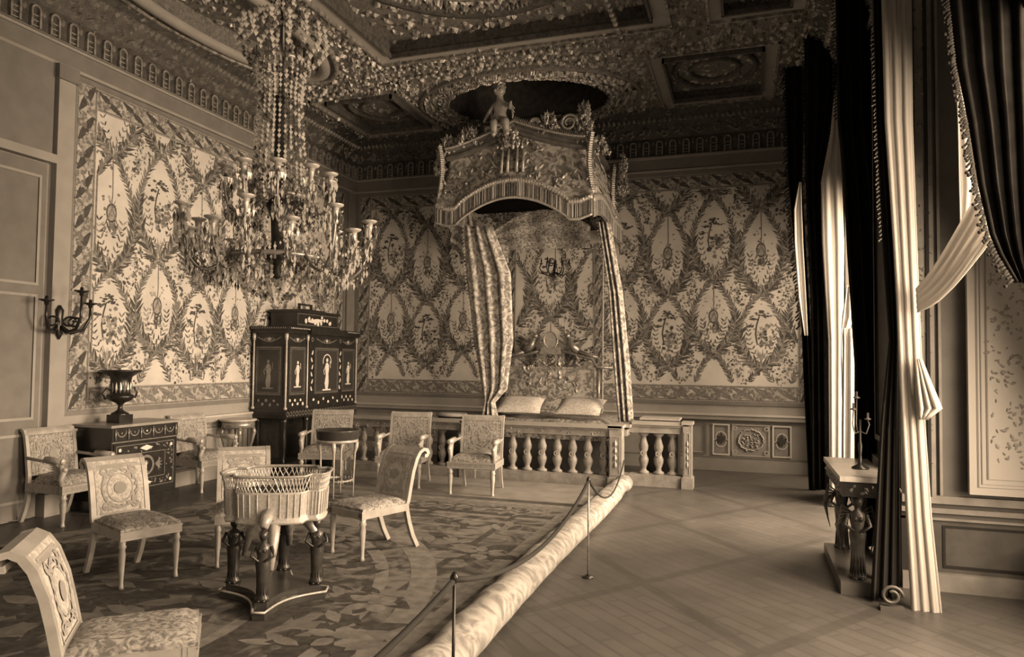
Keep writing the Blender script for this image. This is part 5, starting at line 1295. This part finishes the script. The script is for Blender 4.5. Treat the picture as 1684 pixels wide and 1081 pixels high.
def beads(P, r, step, name='bead_string', m=0, parent=ch):
    mb = MB(); rd = random.Random(int(P[0][0]*1000)+int(P[0][2]*977))
    for i in range(len(P)-1):
        a = Vector(P[i]); b = Vector(P[i+1]); n_ = max(1, int((b-a).length/step))
        for k in range(n_): p = a.lerp(b, k/n_); q = r*rd.uniform(.75, 1.2); mb.octa(p, q, q*1.15, 0 if rd.random() < .72 else 1)
    mb.build(name, [CRYS, CRYSD], parent)
for k in range(26):          # cascade from the crown down to the inner hoop
    a = 2*PI*k/26; c_, s_ = math.cos(a), math.sin(a)
    beads([(c_*r, s_*r, z) for r, z in ((.20, 1.72), (.17, 1.45), (.18, 1.2), (.20, .95), (.22, .64))], .019, .036)
for k in range(16):          # crown curls
    a = 2*PI*k/16; c_, s_ = math.cos(a), math.sin(a)
    beads([(c_*r, s_*r, z) for r, z in ((.06, 2.05), (.2, 2.1), (.34, 2.02), (.36, 1.88), (.27, 1.76), (.24, 1.66))], .026, .045, 'crown_beads')
for k in range(12):
    a = 2*PI*k/12+.1; c_, s_ = math.cos(a), math.sin(a); beads([(c_*r, s_*r, z) for r, z in ((.05, 2.75), (.07, 2.4), (.1, 2.1))], .022, .04, 'upper_beads')
for k in range(18):          # basket of strings under the hoops
    a = 2*PI*k/18; c_, s_ = math.cos(a), math.sin(a)
    beads([(c_*r, s_*r, z) for r, z in ((.36, .12), (.32, -.02), (.22, -.14), (.08, -.22))], .02, .036)
    b_ = a+2*PI/18; beads([(c_*.24, s_*.24, .62), (math.cos(a+.17)*.32, math.sin(a+.17)*.32, .30), (math.cos(b_)*.36, math.sin(b_)*.36, .14)], .018, .04)
def pendants(mb, c, n_, rd, R_=.05, L_=.09):
    for k in range(n_):
        a = rd.uniform(0, 6.3); x, y, z = c[0]+math.cos(a)*R_, c[1]+math.sin(a)*R_, c[2]
        mb.octa((x, y, z-.02), .008, .010, 0); mb.octa((x, y, z-.035-L_/2), .014, L_/2, 0 if k % 3 else 1)
def arm(a, r0_, z0, r1_, z1, drop, seed):
    rd = random.Random(seed); c_, s_ = math.cos(a), math.sin(a); mb = MB()
    prof = [(r0_, z0), (r0_+(r1_-r0_)*.3, z0-drop*.7), (r0_+(r1_-r0_)*.62, z0-drop), (r0_+(r1_-r0_)*.9, z0-drop*.4), (r1_, z1-.10), (r1_, z1)]
    Q = []
    for i in range(len(prof)-1):
        for t in (0, .33, .66): Q.append((prof[i][0]+(prof[i+1][0]-prof[i][0])*t, prof[i][1]+(prof[i+1][1]-prof[i][1])*t))
    Q.append(prof[-1])
    # smooth
    for _ in range(2): Q = [Q[0]]+[((Q[i-1][0]+2*Q[i][0]+Q[i+1][0])/4, (Q[i-1][1]+2*Q[i][1]+Q[i+1][1])/4) for i in range(1, len(Q)-1)]+[Q[-1]]
    mb.tube([(c_*r, s_*r, z) for r, z in Q], .0125, 7); am = mb.build('arm', [mat('arm_bronze', .16, .3, metal=.5)], ch)
    x, y = c_*r1_, s_*r1_
    mb = MB(); mb.lathe((x, y, z1+.05), [(.02, 0), (.045, .012), (.06, .02), (.064, .03), (.03, .034)], 12); mb.build('drip_pan', [GILTP], am)
    mb = MB(); mb.lathe((x, y, z1-.07), [(.012, 0), (.026, .02), (.018, .045), (.022, .09), (.03, .12)], 10); mb.build('candle_socket', [GILTP], am)
    mb = MB(); pendants(mb, (x, y, z1+.05), 12, rd, .055, .09)
    for (r, z) in Q[2:15]: pendants(mb, (c_*r, s_*r, z), 3, rd, .035, .07)
    mb.build('pendants', [CRYS, CRYSD], am)
for k in range(14): arm(2*PI*k/14+.11, .34, .16, .66+.07*(k % 2), .26+.13*(k % 2), .20, k)
for k in range(10): arm(2*PI*k/10+.3, .20, .56, .42, .74, .10, 40+k)
for k in range(14):          # swags of beads between outer arms
    a = 2*PI*k/14+.11; b_ = 2*PI*(k+1)/14+.11; P = []
    for i in range(9):
        t = i/8; g_ = a+(b_-a)*t; r = .66; P.append((math.cos(g_)*r, math.sin(g_)*r, .24-.13*math.sin(PI*t)))
    beads(P, .015, .035, 'bead_swag')
    beads([(math.cos(a)*.66, math.sin(a)*.66, .22), (math.cos(a)*.5, math.sin(a)*.5, -.06), (math.cos(a)*.34, math.sin(a)*.34, .10)], .015, .04, 'bead_swag')
